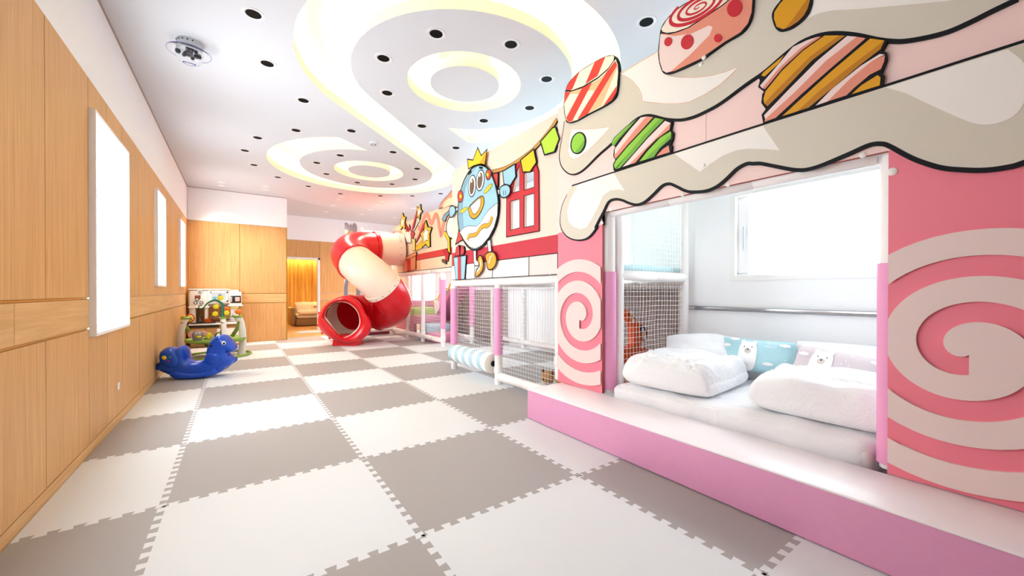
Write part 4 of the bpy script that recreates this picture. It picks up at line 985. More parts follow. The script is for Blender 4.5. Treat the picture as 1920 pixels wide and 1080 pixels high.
net('safety_net', 'white netting under the far mural, second panel from its pink post', (3.68, 6.56, .17), (0, .82, 0), (0, 0, 1.33), 'white safety nets', .06, .0021)
net('safety_net', 'white netting under the far mural, panel nearest the slide', (3.68, 7.48, .17), (-.01, .9, 0), (0, 0, 1.33), 'white safety nets', .06, .0021)
net('safety_net', 'white netting across the back corner behind the red tube slide', (2.55, 8.44, .17), (1.06, 0, 0), (0, 0, 1.3), 'white safety nets', .06, .0021)
net('safety_net', 'white netting beside the inner pink post in the rear of the bay', (4.46, 5.6, .17), (.5, 0, 0), (0, 0, 1.3), 'white safety nets', .055, .0021)
PADP = mat('pad_pink', 'd9809f', .45, .04, 40, .03); PADL = mat('pad_lime', 'a9c63c', .45, .04, 40, .03); PADB = mat('pad_blue', 'a9c4cf', .45, .04, 40, .03); PADR = mat('pad_rose', 'c65a78', .5, .04, 40, .03)
steps = [('bottom pink', PADP), ('pale blue', PADB), ('middle pink', PADP), ('lime green', PADL), ('top pink', PADP)]
for k, (nm, mt) in enumerate(steps):
    y0 = 6.05+.42*k; z1 = .20+.17*k; z0 = .004 if k == 0 else .03+.17*(k-1)
    m = MB(); m.rbox(3.78, 4.332, y0, y0+.5, max(.004, z1-.20), z1, mt, .025)
    o = m.build('foam_step', None, (4.1, y0+.25, max(.004, z1-.20))); tag(o, '%s foam step of the stack climbing behind the netting' % nm, 'foam step', 'soft climbing steps')
YSTR = mat('pad_yellow', 'e0b020', .5)
m = MB(); m.prism([(6.0, .004), (8.3, .004), (8.3, .8), (7.75, .75), (6.4, .05)], 'x', 4.335, 4.358, mat('stringer_brown', '8c6a50', .6)); tag(m.build('stair_stringer', None, (4.346, 7, 0)), 'thin brown side board along the foam steps', 'side board')
rampm = MB(); Mr = Matrix.Translation((4.68, 7.0, .9)) @ Matrix.Rotation(radians(-38), 4, 'X'); rampm.rbox(-.22, .22, -.85, .85, -.06, .06, PADP, .02, Mr); tag(rampm.build('foam_ramp', None, (4.68, 7, .3)), 'sloping pink foam ramp rising behind the foam steps', 'ramp')
spr = MB(); spr.tube([(4.415+.028*cos(k*.6), 6.5+.028*k, 1.28-.012*k+.05*sin(k*.6)) for k in range(48)], .016, YSTR, 7); tag(spr.build('rope_guard', None, (4.44, 7.1, .9)), 'yellow coiled rope beside the pink ramp', 'rope')
for k, (a, b, z1, lab) in enumerate(((2.56, 3.60, .56, 'rose padded barrier across the back corner behind the slide'),)):
    m = MB(); m.rbox(a, b, 8.55, 8.63, .004, z1+.1, PADR, .02); m.rbox(a, b, 8.55, 8.63, z1+.13, z1+.35, PADP, .02); tag(m.build('padded_barrier', None, (3, 8.6, .1)), lab, 'padding')
m = MB(); m.rbox(4.05, 4.13, 8.0, 9.4, .004, .66, PADR, .02); m.rbox(3.76, 4.9, 8.62, 8.70, .62, .86, PADP, .02); tag(m.build('padded_barrier', None, (4.1, 8.7, .1)), 'rose padded barrier at the far end of the rear bay', 'padding')
# arched panel sliver behind the slide
m = MB(); ap = smooth([Vector(p) for p in [(2.47, .35), (2.47, 1.2), (2.52, 1.48), (2.6, 1.58), (2.68, 1.48), (2.73, 1.2), (2.73, .35)]], 4, False)
m.prism([(2.42, .2), (2.42, 1.2), (2.47, 1.5), (2.6, 1.66), (2.73, 1.5), (2.79, 1.2), (2.79, .2)], 'y', 8.31, 8.34, mat('grey_blue_paint', '8b97a3'), holes=[[(2.50, .3), (2.50, 1.18), (2.53, 1.42), (2.6, 1.54), (2.67, 1.42), (2.70, 1.18), (2.70, .3)]]); m.box(2.42, 2.79, 8.31, 8.34, .0, .2, MATS['grey_blue_paint']); tag(m.build('arch_panel', None, (2.6, 8.37, 0)), 'grey arched panel standing behind the tube slide', 'play panel')

# ================================================================== RED AND CREAM TUBE SLIDE
SR = mat('slide_red', 'db1221', .28, var=.02, coat=.2); SO = mat('slide_cream', 'f2ddcb', .35, var=.01, coat=.15); BOLT = mat('bolt', '6b4a44', .4, metal=.5)
ctl = [(754, 468, 9.57), (730, 468, 9.42), (703, 467, 9.24), (668, 467, 8.92), (656, 479, 8.55), (673, 497, 8.2), (692, 513, 8.0), (712, 531, 8.05), (731, 553, 8.30), (738, 572, 8.64), (723, 584, 8.86), (700, 585, 8.9), (674, 585, 8.72), (656, 590, 8.42), (645, 598, 8.12)]
path = smooth([at_depth(*p) for p in ctl], 8, False)
slide = thing('tube_slide', 'twisting red and cream tube slide with a flared red exit on the mats', 'slide', (2.15, 6.9, 0))
TR = .385
def frames(P):
    out = []; up = Vector((0, 0, 1))
    for i, p in enumerate(P):
        a = P[max(0, i-1)]; b = P[min(len(P)-1, i+1)]; t = (b-a).normalized()
        u = (up-t*up.dot(t)).normalized(); out.append((p, t, u, t.cross(u)))
    return out
FRM = frames(path)
def ring_at(i, r, n=40):
    p, t, u, s = FRM[i]; return [p+(u*cos(2*pi*k/n)+s*sin(2*pi*k/n))*r for k in range(n)]
def seg(i0, i1, mt, r=TR, inner=None):
    mb = MB(); mb.loft([ring_at(i, r) for i in range(i0, i1+1)], mt, (False, False)); mb.loft([ring_at(i, r-.012) for i in range(i0, i1+1)], inner or mt, (False, False)); return mb.build('tube_section', slide)
def flange(i, mt, wd=.035):
    p, t, u, s = FRM[i]; mb = MB(); n = 40
    prof = [(TR+.002, -wd), (TR+.028, -wd), (TR+.03, 0), (TR+.028, wd), (TR+.002, wd)]
    mb.loft([[p+t*h+(u*cos(2*pi*k/n)+s*sin(2*pi*k/n))*r for k in range(n)] for r, h in prof], mt, (False, False)); o = mb.build('flange', slide)
    b = MB()
    for k in range(16):
        a = 2*pi*k/16; q = p+(u*cos(a)+s*sin(a))*(TR+.028); b.ball(q, .011, BOLT, 8)
    b.build('bolt', o)
N8 = 8
seg(0, 2*N8, SO); seg(2*N8, 5*N8-2, SR); seg(5*N8-2, 7*N8+2, SO); seg(7*N8+2, 10*N8+4, SR); seg(10*N8+4, 12*N8+6, SR, TR-.006); seg(12*N8+6, 14*N8, SR, TR-.012, SO)
flange(3, SO, .03); flange(2*N8, SR); flange(5*N8-2, SR); flange(7*N8+2, SO, .045); flange(10*N8+4, SR); flange(12*N8+6, SR)
# flared exit: inner opening lofted out to a wavy lip
PX0 = at_depth(643, 599, 7.98)
ex = lambda pts, D: [at_depth(590+x/4.32, 410+y/4.32, D) for x, y in pts]
OUT = [(25, 840), (38, 765), (85, 695), (175, 642), (262, 622), (335, 652), (385, 702), (412, 760), (452, 820), (461, 872), (440, 932), (392, 972), (335, 1000), (250, 1012), (170, 990), (100, 952), (50, 908)]
INN = [(84, 790), (98, 735), (140, 692), (205, 674), (268, 684), (315, 715), (345, 752), (362, 800), (364, 850), (345, 892), (305, 932), (262, 955), (230, 962), (195, 938), (160, 895), (125, 850), (96, 815)]
OUT = smooth([Vector(p) for p in OUT], 3); INN = smooth([Vector(p) for p in INN], 3)
cxy = Vector((228, 822)); n = len(OUT)
dep = at_depth(643, 599, 8.0)-CAM; dn = dep.normalized()
def mixr(t, D, g=1.0): return ex([tuple(cxy+((INN[k]*(1-t)+OUT[k]*t)-cxy)*g) for k in range(n)], D)
m = MB()
back = ring_at(14*N8, TR-.02, n)
# match start of the ring with the outline's first vertex
def align(ring, ref):
    best = min(((sum((ring[(k+s)*1 % n]-ref[k]).length for k in range(0, n, 5)) if True else 0), s, False) for s in range(n))
    rv = list(reversed(ring)); b2 = min((sum((rv[(k+s) % n]-ref[k]).length for k in range(0, n, 5)), s, True) for s in range(n))
    b = min(best, b2); src = rv if b[2] else ring; return [src[(k+b[1]) % n] for k in range(n)]
r_in = mixr(0, 7.92)
back = align(back, r_in)
m.loft([mixr(0, 8.0, .97), mixr(.0, 7.9, 1.0), mixr(.18, 7.80), mixr(.5, 7.76), mixr(.85, 7.80), mixr(1.0, 7.88), mixr(1.0, 7.97), mixr(.9, 8.06), mixr(.55, 8.16), align(ring_at(14*N8-3, TR+.01, n), r_in)], SR, (False, False)); m.build('exit_lip', slide)
m = MB(); m.loft([mixr(-.03, 7.95), mixr(-.05, 7.89), mixr(.07, 7.865), mixr(.09, 7.93)], SO, (False, False)); m.build('exit_trim', slide)
m = MB(); ft = [at_depth(590+x/4.32, 410+y/4.32, 7.95) for x, y in ((150, 975), (345, 975))]
fx = (ft[1]-ft[0]); fx.z = 0; fl = fx.length; fd = fx.normalized(); fn = Vector((-fd.y, fd.x, 0)); c0 = Vector((ft[0].x, ft[0].y, 0))
m.loft([[c0+fd*a+fn*b+Vector((0, 0, z)) for a, b in ((e, -.02), (fl-e, -.02), (fl-e, .30), (e, .30))] for z, e in ((.002, -.015), (.03, -.01), (.12, .01), (.22, .05))], SR, (True, True), False); m.build('foot', slide)
m = MB()
for k in range(4): q = mixr(1.0, 7.99)[[3, 44, 47, 50][k] % n]; m.ball(q, .03, SR, 10)
m.build('grip_knob', slide)


# ================================================================== BLUE ROCKING HORSE
def seg_dist(p, poly):
    d = 1e9; n = len(poly)
    for i in range(n):
        a, b = poly[i-1], poly[i]; ab = b-a; L = ab.length_squared
        t = 0 if L == 0 else max(0, min(1, (p-a).dot(ab)/L)); d = min(d, (p-a-ab*t).length)
    return d
def inflate(poly, T, D, step, to3d, mt, mb, p=2.0):
    # a closed outline blown up like a moulded toy: thickness grows from the edge inwards
    P = [Vector(v) for v in poly]; xs = [v.x for v in P]; ys = [v.y for v in P]
    pts = list(P); y = min(ys)
    while y < max(ys):
        x = min(xs)
        while x < max(xs):
            q = Vector((x, y))
            if inside(q, P) and seg_dist(q, P) > step*.35: pts.append(q)
            x += step
        y += step
    for f in (.02, .06, .13, .25):   # inner contour rows for a round edge
        pass
    n = len(P); r = delaunay_2d_cdt(pts, [(i, (i+1) % n) for i in range(n)], [], 0, 1e-7)
    V, Fs = r[0], [f for f in r[2] if inside(sum((r[0][i] for i in f), Vector((0, 0)))/len(f), P)]
    h = []
    for v in V:
        d = min(seg_dist(v, P)/D, 1.0); h.append(T*(max(0, 1-(1-d)**p))**(1/p) if d > 1e-4 else 0)
    mb.add([to3d(v.x, v.y, hh) for v, hh in zip(V, h)], [tuple(f) for f in Fs], mt, True)
    mb.add([to3d(v.x, v.y, -hh) for v, hh in zip(V, h)], [tuple(reversed(f)) for f in Fs], mt, True)
BLUE = mat('toy_blue', '0a49bd', .3, var=.04, coat=.25)
HC = Vector((-.06, 4.76, 0)); HA = radians(-17); hd = Vector((cos(HA), sin(HA), 0)); hn = Vector((sin(HA), -cos(HA), 0))  # hn points to the camera side
def on_horse(px, py):
    d = ray(px, py); t = (HC-CAM).dot(hn)/d.dot(hn); q = CAM+d*t; return Vector(((q-HC).dot(hd), q.z))
h5 = lambda pts: [on_horse(x, y) for x, y in crop(280, 520, 5.4, pts)]
H3 = lambda a, z, o: HC+hd*a+hn*o+Vector((0, 0, z))
BODY = [(58, 945), (85, 905), (128, 872), (118, 825), (130, 780), (172, 745), (230, 735), (290, 745), (330, 722), (362, 718), (392, 748), (408, 800), (417, 850), (455, 872), (520, 872), (562, 858), (585, 800), (600, 740), (625, 685), (665, 638), (720, 612), (780, 612), (832, 652), (880, 712), (892, 745), (868, 780), (812, 792), (850, 825), (866, 860), (858, 890), (800, 932), (740, 982), (660, 1016), (540, 1038), (400, 1046), (300, 1040), (220, 1015), (150, 985), (95, 968)]
hp = h5(BODY); zmin = min(v.y for v in hp); hp = [Vector((v.x, v.y-zmin+.003)) for v in hp]
HZ = -zmin+.003
horse = thing('rocking_horse', 'blue plastic rocking horse on the mats against the wooden wall', 'rocking horse', (HC.x, HC.y, 0))
m = MB(); inflate(smooth(hp, 3), .135, .085, .022, H3, BLUE, m, 2.2); m.build('body', horse)
hz = lambda pts: [Vector((v.x, v.y+HZ)) for v in h5(pts)]
def blob(name, pts, T, D, off, mt=BLUE, step=.02, both=True, parent=horse):
    mb = MB()
    for s in ((1, -1) if both else (1,)): inflate(smooth(hz(pts), 3), T, D, step, lambda a, z, o, s=s: H3(a, z, s*(off+o)), mt, mb)
    return mb.build(name, parent)
blob('haunch', [(150, 800), (190, 758), (260, 752), (320, 775), (352, 830), (352, 890), (320, 930), (260, 945), (190, 920), (150, 870)], .05, .07, .105)
blob('shoulder', [(600, 840), (625, 790), (690, 765), (750, 785), (765, 830), (740, 880), (690, 908), (640, 905), (605, 880)], .05, .06, .105)
blob('foreleg', [(708, 925), (760, 880), (850, 850), (862, 885), (800, 932), (740, 978), (712, 960)], .04, .04, .105)
blob('cheek', [(690, 730), (710, 690), (760, 680), (800, 720), (795, 765), (740, 780)], .03, .05, .105)
blob('mane', [(645, 690), (690, 640), (735, 618), (728, 650), (690, 690), (655, 730)], .025, .02, .115)
blob('rocker', [(250, 985), (330, 960), (460, 985), (600, 970), (700, 935), (740, 975), (660, 1012), (540, 1034), (400, 1042), (300, 1036)], .03, .03, .125)
EYW = mat('eye_white', 'f6f6f6', .3); EYB = mat('eye_black', '101014', .25)
def disc(name, cx, cy, rx, ry, off, mt, th=.006, parent=horse, both=True):
    mb = MB(); E_ = hz(ellipse(cx, cy, rx, ry, 0, 20))
    for s in ((1, -1) if both else (1,)): inflate(E_, th, .02, .008, lambda a, z, o, s=s: H3(a, z, s*(off+o)), mt, mb)
    return mb.build(name, parent)
e = disc('eye', 792, 685, 22, 20, .132, EYW, .012); disc('pupil', 797, 687, 13, 13, .141, EYB, .01, e)
disc('handle_socket', 665, 710, 17, 12, .134, EYB, .014)
disc('spot', 218, 828, 27, 23, .152, mat('spot_yellow', 'f2d21a', .4)); disc('spot', 272, 823, 14, 13, .153, mat('spot_green', '3fa437', .4)); disc('spot', 251, 862, 20, 18, .153, mat('spot_purple', '7a2a86', .4))

# ================================================================== TOY KITCHEN IN THE CORNER
KW = mat('kitchen_white', 'efe9e0', .4, var=.01); KT = mat('kitchen_tan', 'b48a52', .5, var=.02); KB = mat('kitchen_black', '1c1a1a', .35); KG = mat('kitchen_grey', 'b9b5b0', .4); CHR = mat('chrome', 'c8c8cc', .2, metal=1.0); ORG = mat('orange_plastic', 'e0641c', .4); COP = mat('copper_pan', 'b5522a', .4); KBR = mat('bag_brown', '6a3a1c', .6); TEAL = mat('teal_plastic', '5fb0c0', .4)
kit = thing('toy_kitchen', 'white and tan toy kitchen with cupboards and black oven in the room corner', 'toy kitchen', (-.06, 8.3, 0))
KX0, KX1, KY0, KY1 = -.46, .36, 8.12, 8.52
def kpart(name, fn, parent=kit):
    mb = MB(); fn(mb); return mb.build(name, parent)
kpart('base_cabinet', lambda b: (b.rbox(KX0+.02, KX1-.02, KY0+.04, KY1, .004, .44, KT, .02), b.rbox(KX0+.25, KX1, KY0, KY1-.05, .0045, .40, KT, .03)))
kpart('base_panel', lambda b: (b.rbox(-.02, .34, KY0-.012, KY0+.01, .05, .36, KW, .01), b.rbox(KX0+.03, -.06, KY0+.02, KY0+.045, .06, .38, mat('kitchen_tan_light', 'cda56c', .5), .01)))
kpart('worktop', lambda b: (b.rbox(KX0, KX1+.02, KY0-.03, KY1, .44, .475, KW, .012), b.rbox(KX0+.02, -.04, KY0-.035, KY1-.1, .476, .49, KB, .006)))
kpart('oven_door', lambda b: b.rbox(KX0+.02, .02, KY0-.03, KY0-.005, .40, .445, KB, .008))
kpart('column', lambda b: b.rbox(KX0, KX0+.10, KY1-.28, KY1, .475, .80, KW, .02))
kpart('column', lambda b: b.rbox(KX0+.24, KX0+.29, KY1-.28, KY1, .475, .80, KW, .015))
kpart('column', lambda b: b.rbox(KX1-.16, KX1-.02, KY1-.2, KY1, .475, .80, KW, .02))
kpart('back_panel', lambda b: b.rbox(KX0+.02, KX1-.02, KY1-.03, KY1, .79, 1.14, KW, .01))
kpart('upper_cabinet', lambda b: (b.rbox(KX0-.005, KX0+.30, KY1-.32, KY1, .80, 1.13, KW, .03), b.rbox(KX0+.28, KX1-.16, KY1-.30, KY1, .86, 1.15, KW, .015), b.rbox(KX1-.18, KX1+.03, KY1-.30, KY1, .83, 1.10, KW, .02)))
kpart('cornice', lambda b: (b.rbox(KX0-.01, KX1-.17, KY1-.34, KY1, 1.135, 1.16, KW, .008), b.rbox(KX1-.2, KX1+.05, KY1-.33, KY1, .80, .832, KW, .01), b.rbox(KX0-.012, KX0+.32, KY1-.35, KY1-.3, .78, .81, KW, .01)))
cup = kpart('cupboard_door', lambda b: (b.box(KX0+.33, KX1-.20, KY1-.318, KY1-.301, .90, .925, KW), b.box(KX0+.33, KX1-.20, KY1-.318, KY1-.301, 1.075, 1.10, KW), b.box(KX0+.33, KX0+.355, KY1-.318, KY1-.301, .9, 1.1, KW), b.box(KX1-.225, KX1-.20, KY1-.318, KY1-.301, .9, 1.1, KW)))
kpart('glass', lambda b: b.box(KX0+.355, KX1-.225, KY1-.305, KY1-.301, .925, 1.075, mat('cupboard_glass', 'c6cdd0', .15)), cup)
kpart('blue_cup', lambda b: b.rbox(KX0+.375, KX0+.43, KY1-.312, KY1-.305, .94, 1.0, TEAL, .004), cup)
kpart('door_handle', lambda b: [b.rbox(x, x+.012, KY1-.335, KY1-.318, .96, 1.05, KB, .004) for x in (KX0+.47, KX0+.495)]+[b.rbox(KX0+.46, KX0+.517, KY1-.335, KY1-.320, z, z+.012, KB, .004) for z in (.975, 1.02)], cup)
mw = kpart('microwave', lambda b: b.rbox(KX1-.16, KX1+.02, KY1-.315, KY1-.29, .87, 1.02, KB, .008))
kpart('window', lambda b: b.rbox(KX1-.08, KX1-.0, KY1-.325, KY1-.314, .90, .99, mat('microwave_window', 'd8b0a0', .3), .006), mw); kpart('button_panel', lambda b: b.rbox(KX1-.155, KX1-.13, KY1-.322, KY1-.314, .89, 1.0, KG, .003), mw)
def clock(b):
    b.cyl((KX0+.17, KY1-.335, 1.09), (KX0+.17, KY1-.32, 1.09), .05, KW, 20); b.cyl((KX0+.17, KY1-.34, 1.09), (KX0+.17, KY1-.334, 1.09), .042, KG, 20); b.box(KX0+.168, KX0+.178, KY1-.345, KY1-.34, 1.075, 1.12, KB)
kpart('clock', clock)
def knobs(b):
    b.rbox(KX0+.09, KX0+.18, KY1-.328, KY1-.318, .96, 1.03, mat('panel_brown', '8a4a2c', .5), .004)
    for x, z in ((.13, .955), (.105, .885), (.195, .885)):
        b.cyl((KX0+x, KY1-.345, z), (KX0+x, KY1-.32, z), .030, KB, 16); b.cyl((KX0+x, KY1-.35, z), (KX0+x, KY1-.344, z), .018, KW, 14)
kpart('dial', knobs)
def uten(b):
    for x in (-.10, -.035, .03):
        b.cyl((x, KY1-.06, .80), (x, KY1-.06, .66), .007, COP, 8); b.ball((x, KY1-.065, .635), (.022, .012, .03), COP, 10)
kpart('utensil', uten)
kpart('tap', lambda b: (b.tube([(-.30, KY1-.12, .49), (-.30, KY1-.12, .60), (-.28, KY1-.16, .63), (-.26, KY1-.2, .6)], .01, CHR, 8), b.lathe((-.27, KY1-.2, .47), [(0.0, .01), (.06, .01), (.075, .03), (.08, .035)], CHR, 18)))
kpart('hob', lambda b: [b.lathe((x, KY0+.12, .48), [(0, .004), (.05, .004), (.055, 0)], KG, 16) for x in (.08, .22)])
k_ = kpart('kettle', lambda b: (b.lathe((.24, KY0+.14, .485), [(.0, 0), (.06, 0), (.065, .04), (.045, .085), (.0, .095)], KG, 16), b.tube([(.20, KY0+.14, .56), (.24, KY0+.14, .62), (.28, KY0+.14, .56)], .008, KB, 8)))
kpart('saucepan', lambda b: (b.lathe((.06, KY0+.1, .485), [(0, 0), (.05, 0), (.055, .05), (.05, .05), (.046, .006)], KG, 16), b.cyl((.11, KY0+.1, .53), (.2, KY0+.06, .53), .008, KB, 8)))
kpart('logo_plate', lambda b: (b.rbox(.02, .09, KY0-.022, KY0-.012, .06, .14, mat('plate_red', 'd03030', .4), .004), b.box(.035, .075, KY0-.026, KY0-.022, .075, .085, KW), b.prism([(.04, .085), (.048, .085), (.075, .125), (.066, .125)], 'y', KY0-.026, KY0-.022, KW), b.box(.038, .07, KY0-.026, KY0-.022, .10, .107, KW)))
pot = thing('toy_pot', 'orange toy cooking pot on the toy kitchen worktop', 'toy pot', (-.16, KY0+.16, .492)); kpart('pot', lambda b: b.lathe((-.16, KY0+.16, .492), [(0, 0), (.07, 0), (.08, .07), (.07, .07), (.062, .008)], ORG, 18), pot); kpart('handle', lambda b: b.cyl((-.09, KY0+.16, .55), (-.02, KY0+.1, .56), .009, KB, 8), pot)
bag = MB(); bag.ball((-.02, KY0+.04, .555), (.10, .06, .06), KBR, 14); bag.tube([(-.10, KY0+.03, .57), (-.05, KY0+.0, .65), (.04, KY0+.0, .65), (.07, KY0+.03, .57)], .010, KBR, 8); tag(bag.build('toy_bag', None, (-.02, KY0+.04, .492)), 'small brown toy bag lying on the toy kitchen worktop', 'toy bag')
tb = MB(); tb.ball((.0, KY0-.08, .06), (.085, .05, .03), TEAL, 12); tb.ball((.06, KY0-.085, .075), (.04, .03, .03), TEAL, 10); tag(tb.build('toy_boat', None, (0, KY0-.08, .03)), 'small teal toy lying on the floor before the toy kitchen', 'toy')

# ================================================================== BABY ACTIVITY SEAT
JC = Vector((.03, 6.68, 0)); JG = mat('jumper_green', '7fa33a', .45); JW = mat('jumper_white', 'ece6e0', .4, var=.01); JD = mat('vine_green', '1f6b52', .45); JY = mat('leaf_yellow', 'e8d21e', .45); JR = mat('mane_red', 'd2342a', .5); JGY = mat('elephant_grey', '8f8a8c', .5); JPK = mat('ear_pink', 'd9a09a', .5); JO = mat('toy_orange', 'f08024', .45); JL = mat('seat_olive', '7d8a3c', .8)
jump = thing('activity_seat', 'green and white baby activity seat with toys, between the blue rocking horse and toy kitchen', 'baby seat', JC)
m = MB(); m.tube([JC+Vector((.48*cos(2*pi*k/48), .48*sin(2*pi*k/48), .022)) for k in range(48)], .018, JG, 10, False, True); m.build('floor_ring', jump)
LEGS = [(-.425, 6.62, 190, .062), (.135, 6.29, 285, .04), (.37, 6.60, 350, .066)]
def jleg(x, y, a, hw):
    R = Vector((cos(radians(a)), sin(radians(a)), 0)); Tn = Vector((CY, -SY, 0))*(hw/.062); R2 = Vector((SY, CY, 0)); prof = [(.004, .065, .0), (.08, .06, .01), (.25, .055, .025), (.42, .058, .02), (.58, .066, -.01), (.66, .07, -.045)]
    mb = MB(); mb.loft([[Vector((x, y, z))+R*o_+Tn*(w_*cos(q))+R2*(.03*sin(q)) for q in [2*pi*k/20 for k in range(20)]] for z, w_, o_ in prof], JW); o = mb.build('leg', jump)
    c = MB(); c.loft([[Vector((x, y, z))+R*o_+Tn*(w_*cos(q))+R2*(r_*sin(q)) for q in [2*pi*k/20 for k in range(20)]] for z, w_, r_, o_ in ((.655, .075, .04, -.045), (.675, .085, .05, -.06), (.69, .06, .03, -.08))], JG); c.build('leg_cap', o); return o
jl = [jleg(*a) for a in LEGS]
lx, ly, la, _w = LEGS[1]; m = MB(); m.rbox(-.018, .018, -.006, .006, .30, .50, mat('pale_label', 'dcd8d4', .5), .004, Matrix.Translation((lx+.0, ly-.048, 0)) @ Matrix.Rotation(radians(la-270), 4, 'Z')); m.cyl((lx, ly-.055, .29), (lx, ly-.04, .29), .016, JG, 14); m.build('badge', jl[1])
m = MB(); m.lathe(JC, [(.17, .27), (.20, .24), (.36, .25), (.43, .28), (.42, .315), (.37, .30), (.20, .29), (.17, .31)], JG, 40); m.build('tray', jump)
m = MB(); m.lathe(JC, [(.0, .12), (.10, .12), (.17, .20), (.185, .30), (.17, .33), (.16, .30), (.15, .21), (.0, .15)], JL, 28); m.build('seat', jump)
for a in LEGS:
    p = Vector((a[0], a[1], .62)); q = JC+Vector(((p.x-JC.x)*.62, (p.y-JC.y)*.62, .33)); m = MB(); m.tube([p*.98+JC*.02, p.lerp(q, .5)+Vector((0, 0, -.03)), q], [.035, .03, .03], JL, 8); m.build('strap', jump)
def lion(b):
    c = Vector((-.33, 6.72, .66)); b.ball(c, (.05, .045, .055), JY, 14)
    for k in range(10): a = 2*pi*k/10; b.ball(c+Vector((.05*cos(a)*.9, .02, .055*sin(a))), .024, JR, 8)
    b.ball(c+Vector((.02, -.045, -.01)), .02, JO, 8)
    for s in (-1, 1): b.ball(c+Vector((.005+s*.02, -.04, .02)), .008, EYB, 6)
    b.tube([Vector((-.45, 6.84, .66)), Vector((-.43, 6.78, .70)), Vector((-.37, 6.74, .68))], .014, JY, 8)
mb = MB(); lion(mb); mb.build('lion_toy', jump)
def eleph(b):
    c = Vector((-.21, 6.44, .40)); b.ball(c, (.075, .06, .07), JGY, 14); b.ball(c+Vector((0, 0, -.06)), (.07, .05, .05), JGY, 12)
    for s in (-1, 1): b.ball(c+Vector((s*.085, .01, .01)), (.045, .014, .05), JPK, 12); b.ball(c+Vector((s*.022, -.052, .03)), .014, EYW, 8); b.ball(c+Vector((s*.022, -.064, .03)), .007, EYB, 6)
    b.ball(c+Vector((.02, -.06, -.025)), (.035, .02, .02), JY, 10)
mb = MB(); eleph(mb); mb.build('elephant_toy', jump)
mb = MB(); mb.ball((-.07, 6.40, .38), (.025, .012, .06), JY, 10); mb.ball((-.05, 6.40, .40), (.022, .012, .03), JY, 8); mb.build('flag_toy', jump)
vine = smooth([Vector(v) for v in [(.11, 6.35, .66), (.12, 6.38, .80), (.11, 6.44, .90), (.02, 6.5, .96), (-.08, 6.52, .92), (-.14, 6.54, .84), (-.19, 6.54, .82), (-.20, 6.54, .87), (-.16, 6.54, .88)]], 5, False)
mb = MB(); mb.tube(vine, [.028-.02*min(1, i/26) for i in range(len(vine))], JD, 10); vn = mb.build('vine', jump)
for p in ((.09, 6.38, 1.0), (.03, 6.38, .86), (.02, 6.36, .74), (.17, 6.36, .75)):
    mb = MB(); c = Vector(p); mb.ball(c, (.042, .010, .042), JY, 14); mb.build('leaf', vn)
mb = MB(); mb.tube(smooth([Vector(v) for v in [(.37, 6.62, .68), (.34, 6.64, .80), (.26, 6.66, .83), (.20, 6.66, .80)]], 4, False), .010, JY, 8); mb.ball((.33, 6.6, .76), .05, JO, 12); mb.ball((.33, 6.6, .81), (.02, .02, .012), JD, 8); mb.ball((.17, 6.66, .80), (.055, .04, .045), JO, 12); mb.build('orange_toy', jump)
mb = MB(); mb.tube(smooth([Vector(v) for v in [(.02, 6.42, .31), (.02, 6.42, .39), (.08, 6.42, .43), (.14, 6.44, .42)]], 4, False), .010, JD, 8); mb.rbox(-.06, .10, 6.44, 6.46, .30, .37, mat('clear_panel', 'b7b59a', .2), .01); mb.build('spinner_toy', jump)

# ================================================================== PLUSH DOG AND ORANGE PLAY PANEL IN THE BAY
PL = mat('plush_tan', 'b98850', .95, .4, 300, .06, spec=.05); PLD = mat('plush_dark', '6b4524', .95, .4, 300)
dog = thing('plush_dog', 'tan plush animal lying on the mats behind the netting, beside the bench end', 'plush toy', (3.45, 1.78, 0))
m = MB(); m.ball((3.52, 1.68, .085), (.20, .10, .085), PL, 16, RZ(-40)); m.build('body', dog)
m = MB(); m.ball((3.345, 1.86, .085), (.085, .075, .08), PL, 14); m.ball((3.29, 1.85, .065), (.04, .035, .035), PL, 10); m.ball((3.262, 1.842, .075), .012, EYB, 8); m.build('head', dog)
m = MB(); m.ball((3.33, 1.935, .14), (.022, .02, .035), PLD, 8); m.ball((3.36, 1.79, .15), (.022, .02, .035), PLD, 8); m.build('ear', dog)
for p in ((3.40, 1.62), (3.44, 1.58), (3.62, 1.50)):
    m = MB(); m.ball((p[0], p[1], .035), (.07, .032, .032), PL, 10, RZ(-120)); m.build('leg', dog)
ORT = mat('orange_panel', 'ef5a10', .35, var=.02, coat=.2)
otoy = thing('orange_play_panel', 'bright orange plastic play toy with two round picture windows behind the bed netting', 'toy', (3.45, 1.35, 0))
oy = 1.35
def opt(px, py): p = on_y(px, py, oy); return Vector((p.x, p.z))
o13 = lambda pts: [opt(x, y) for x, y in crop(1130, 370, 3.272, pts)]
loop1 = smooth(o13([(95, 720), (120, 692), (150, 690), (180, 715), (195, 755), (215, 765), (245, 785), (262, 825), (258, 865), (235, 890), (222, 900), (230, 925), (262, 922), (268, 945), (262, 1010), (90, 1010), (90, 925), (150, 915), (168, 880), (165, 820), (150, 770), (125, 740)]), 3)
m = MB(); inflate(loop1, .05, .035, .02, lambda a, z, o: Vector((a, oy-o, z)), ORT, m); m.build('frame', otoy)
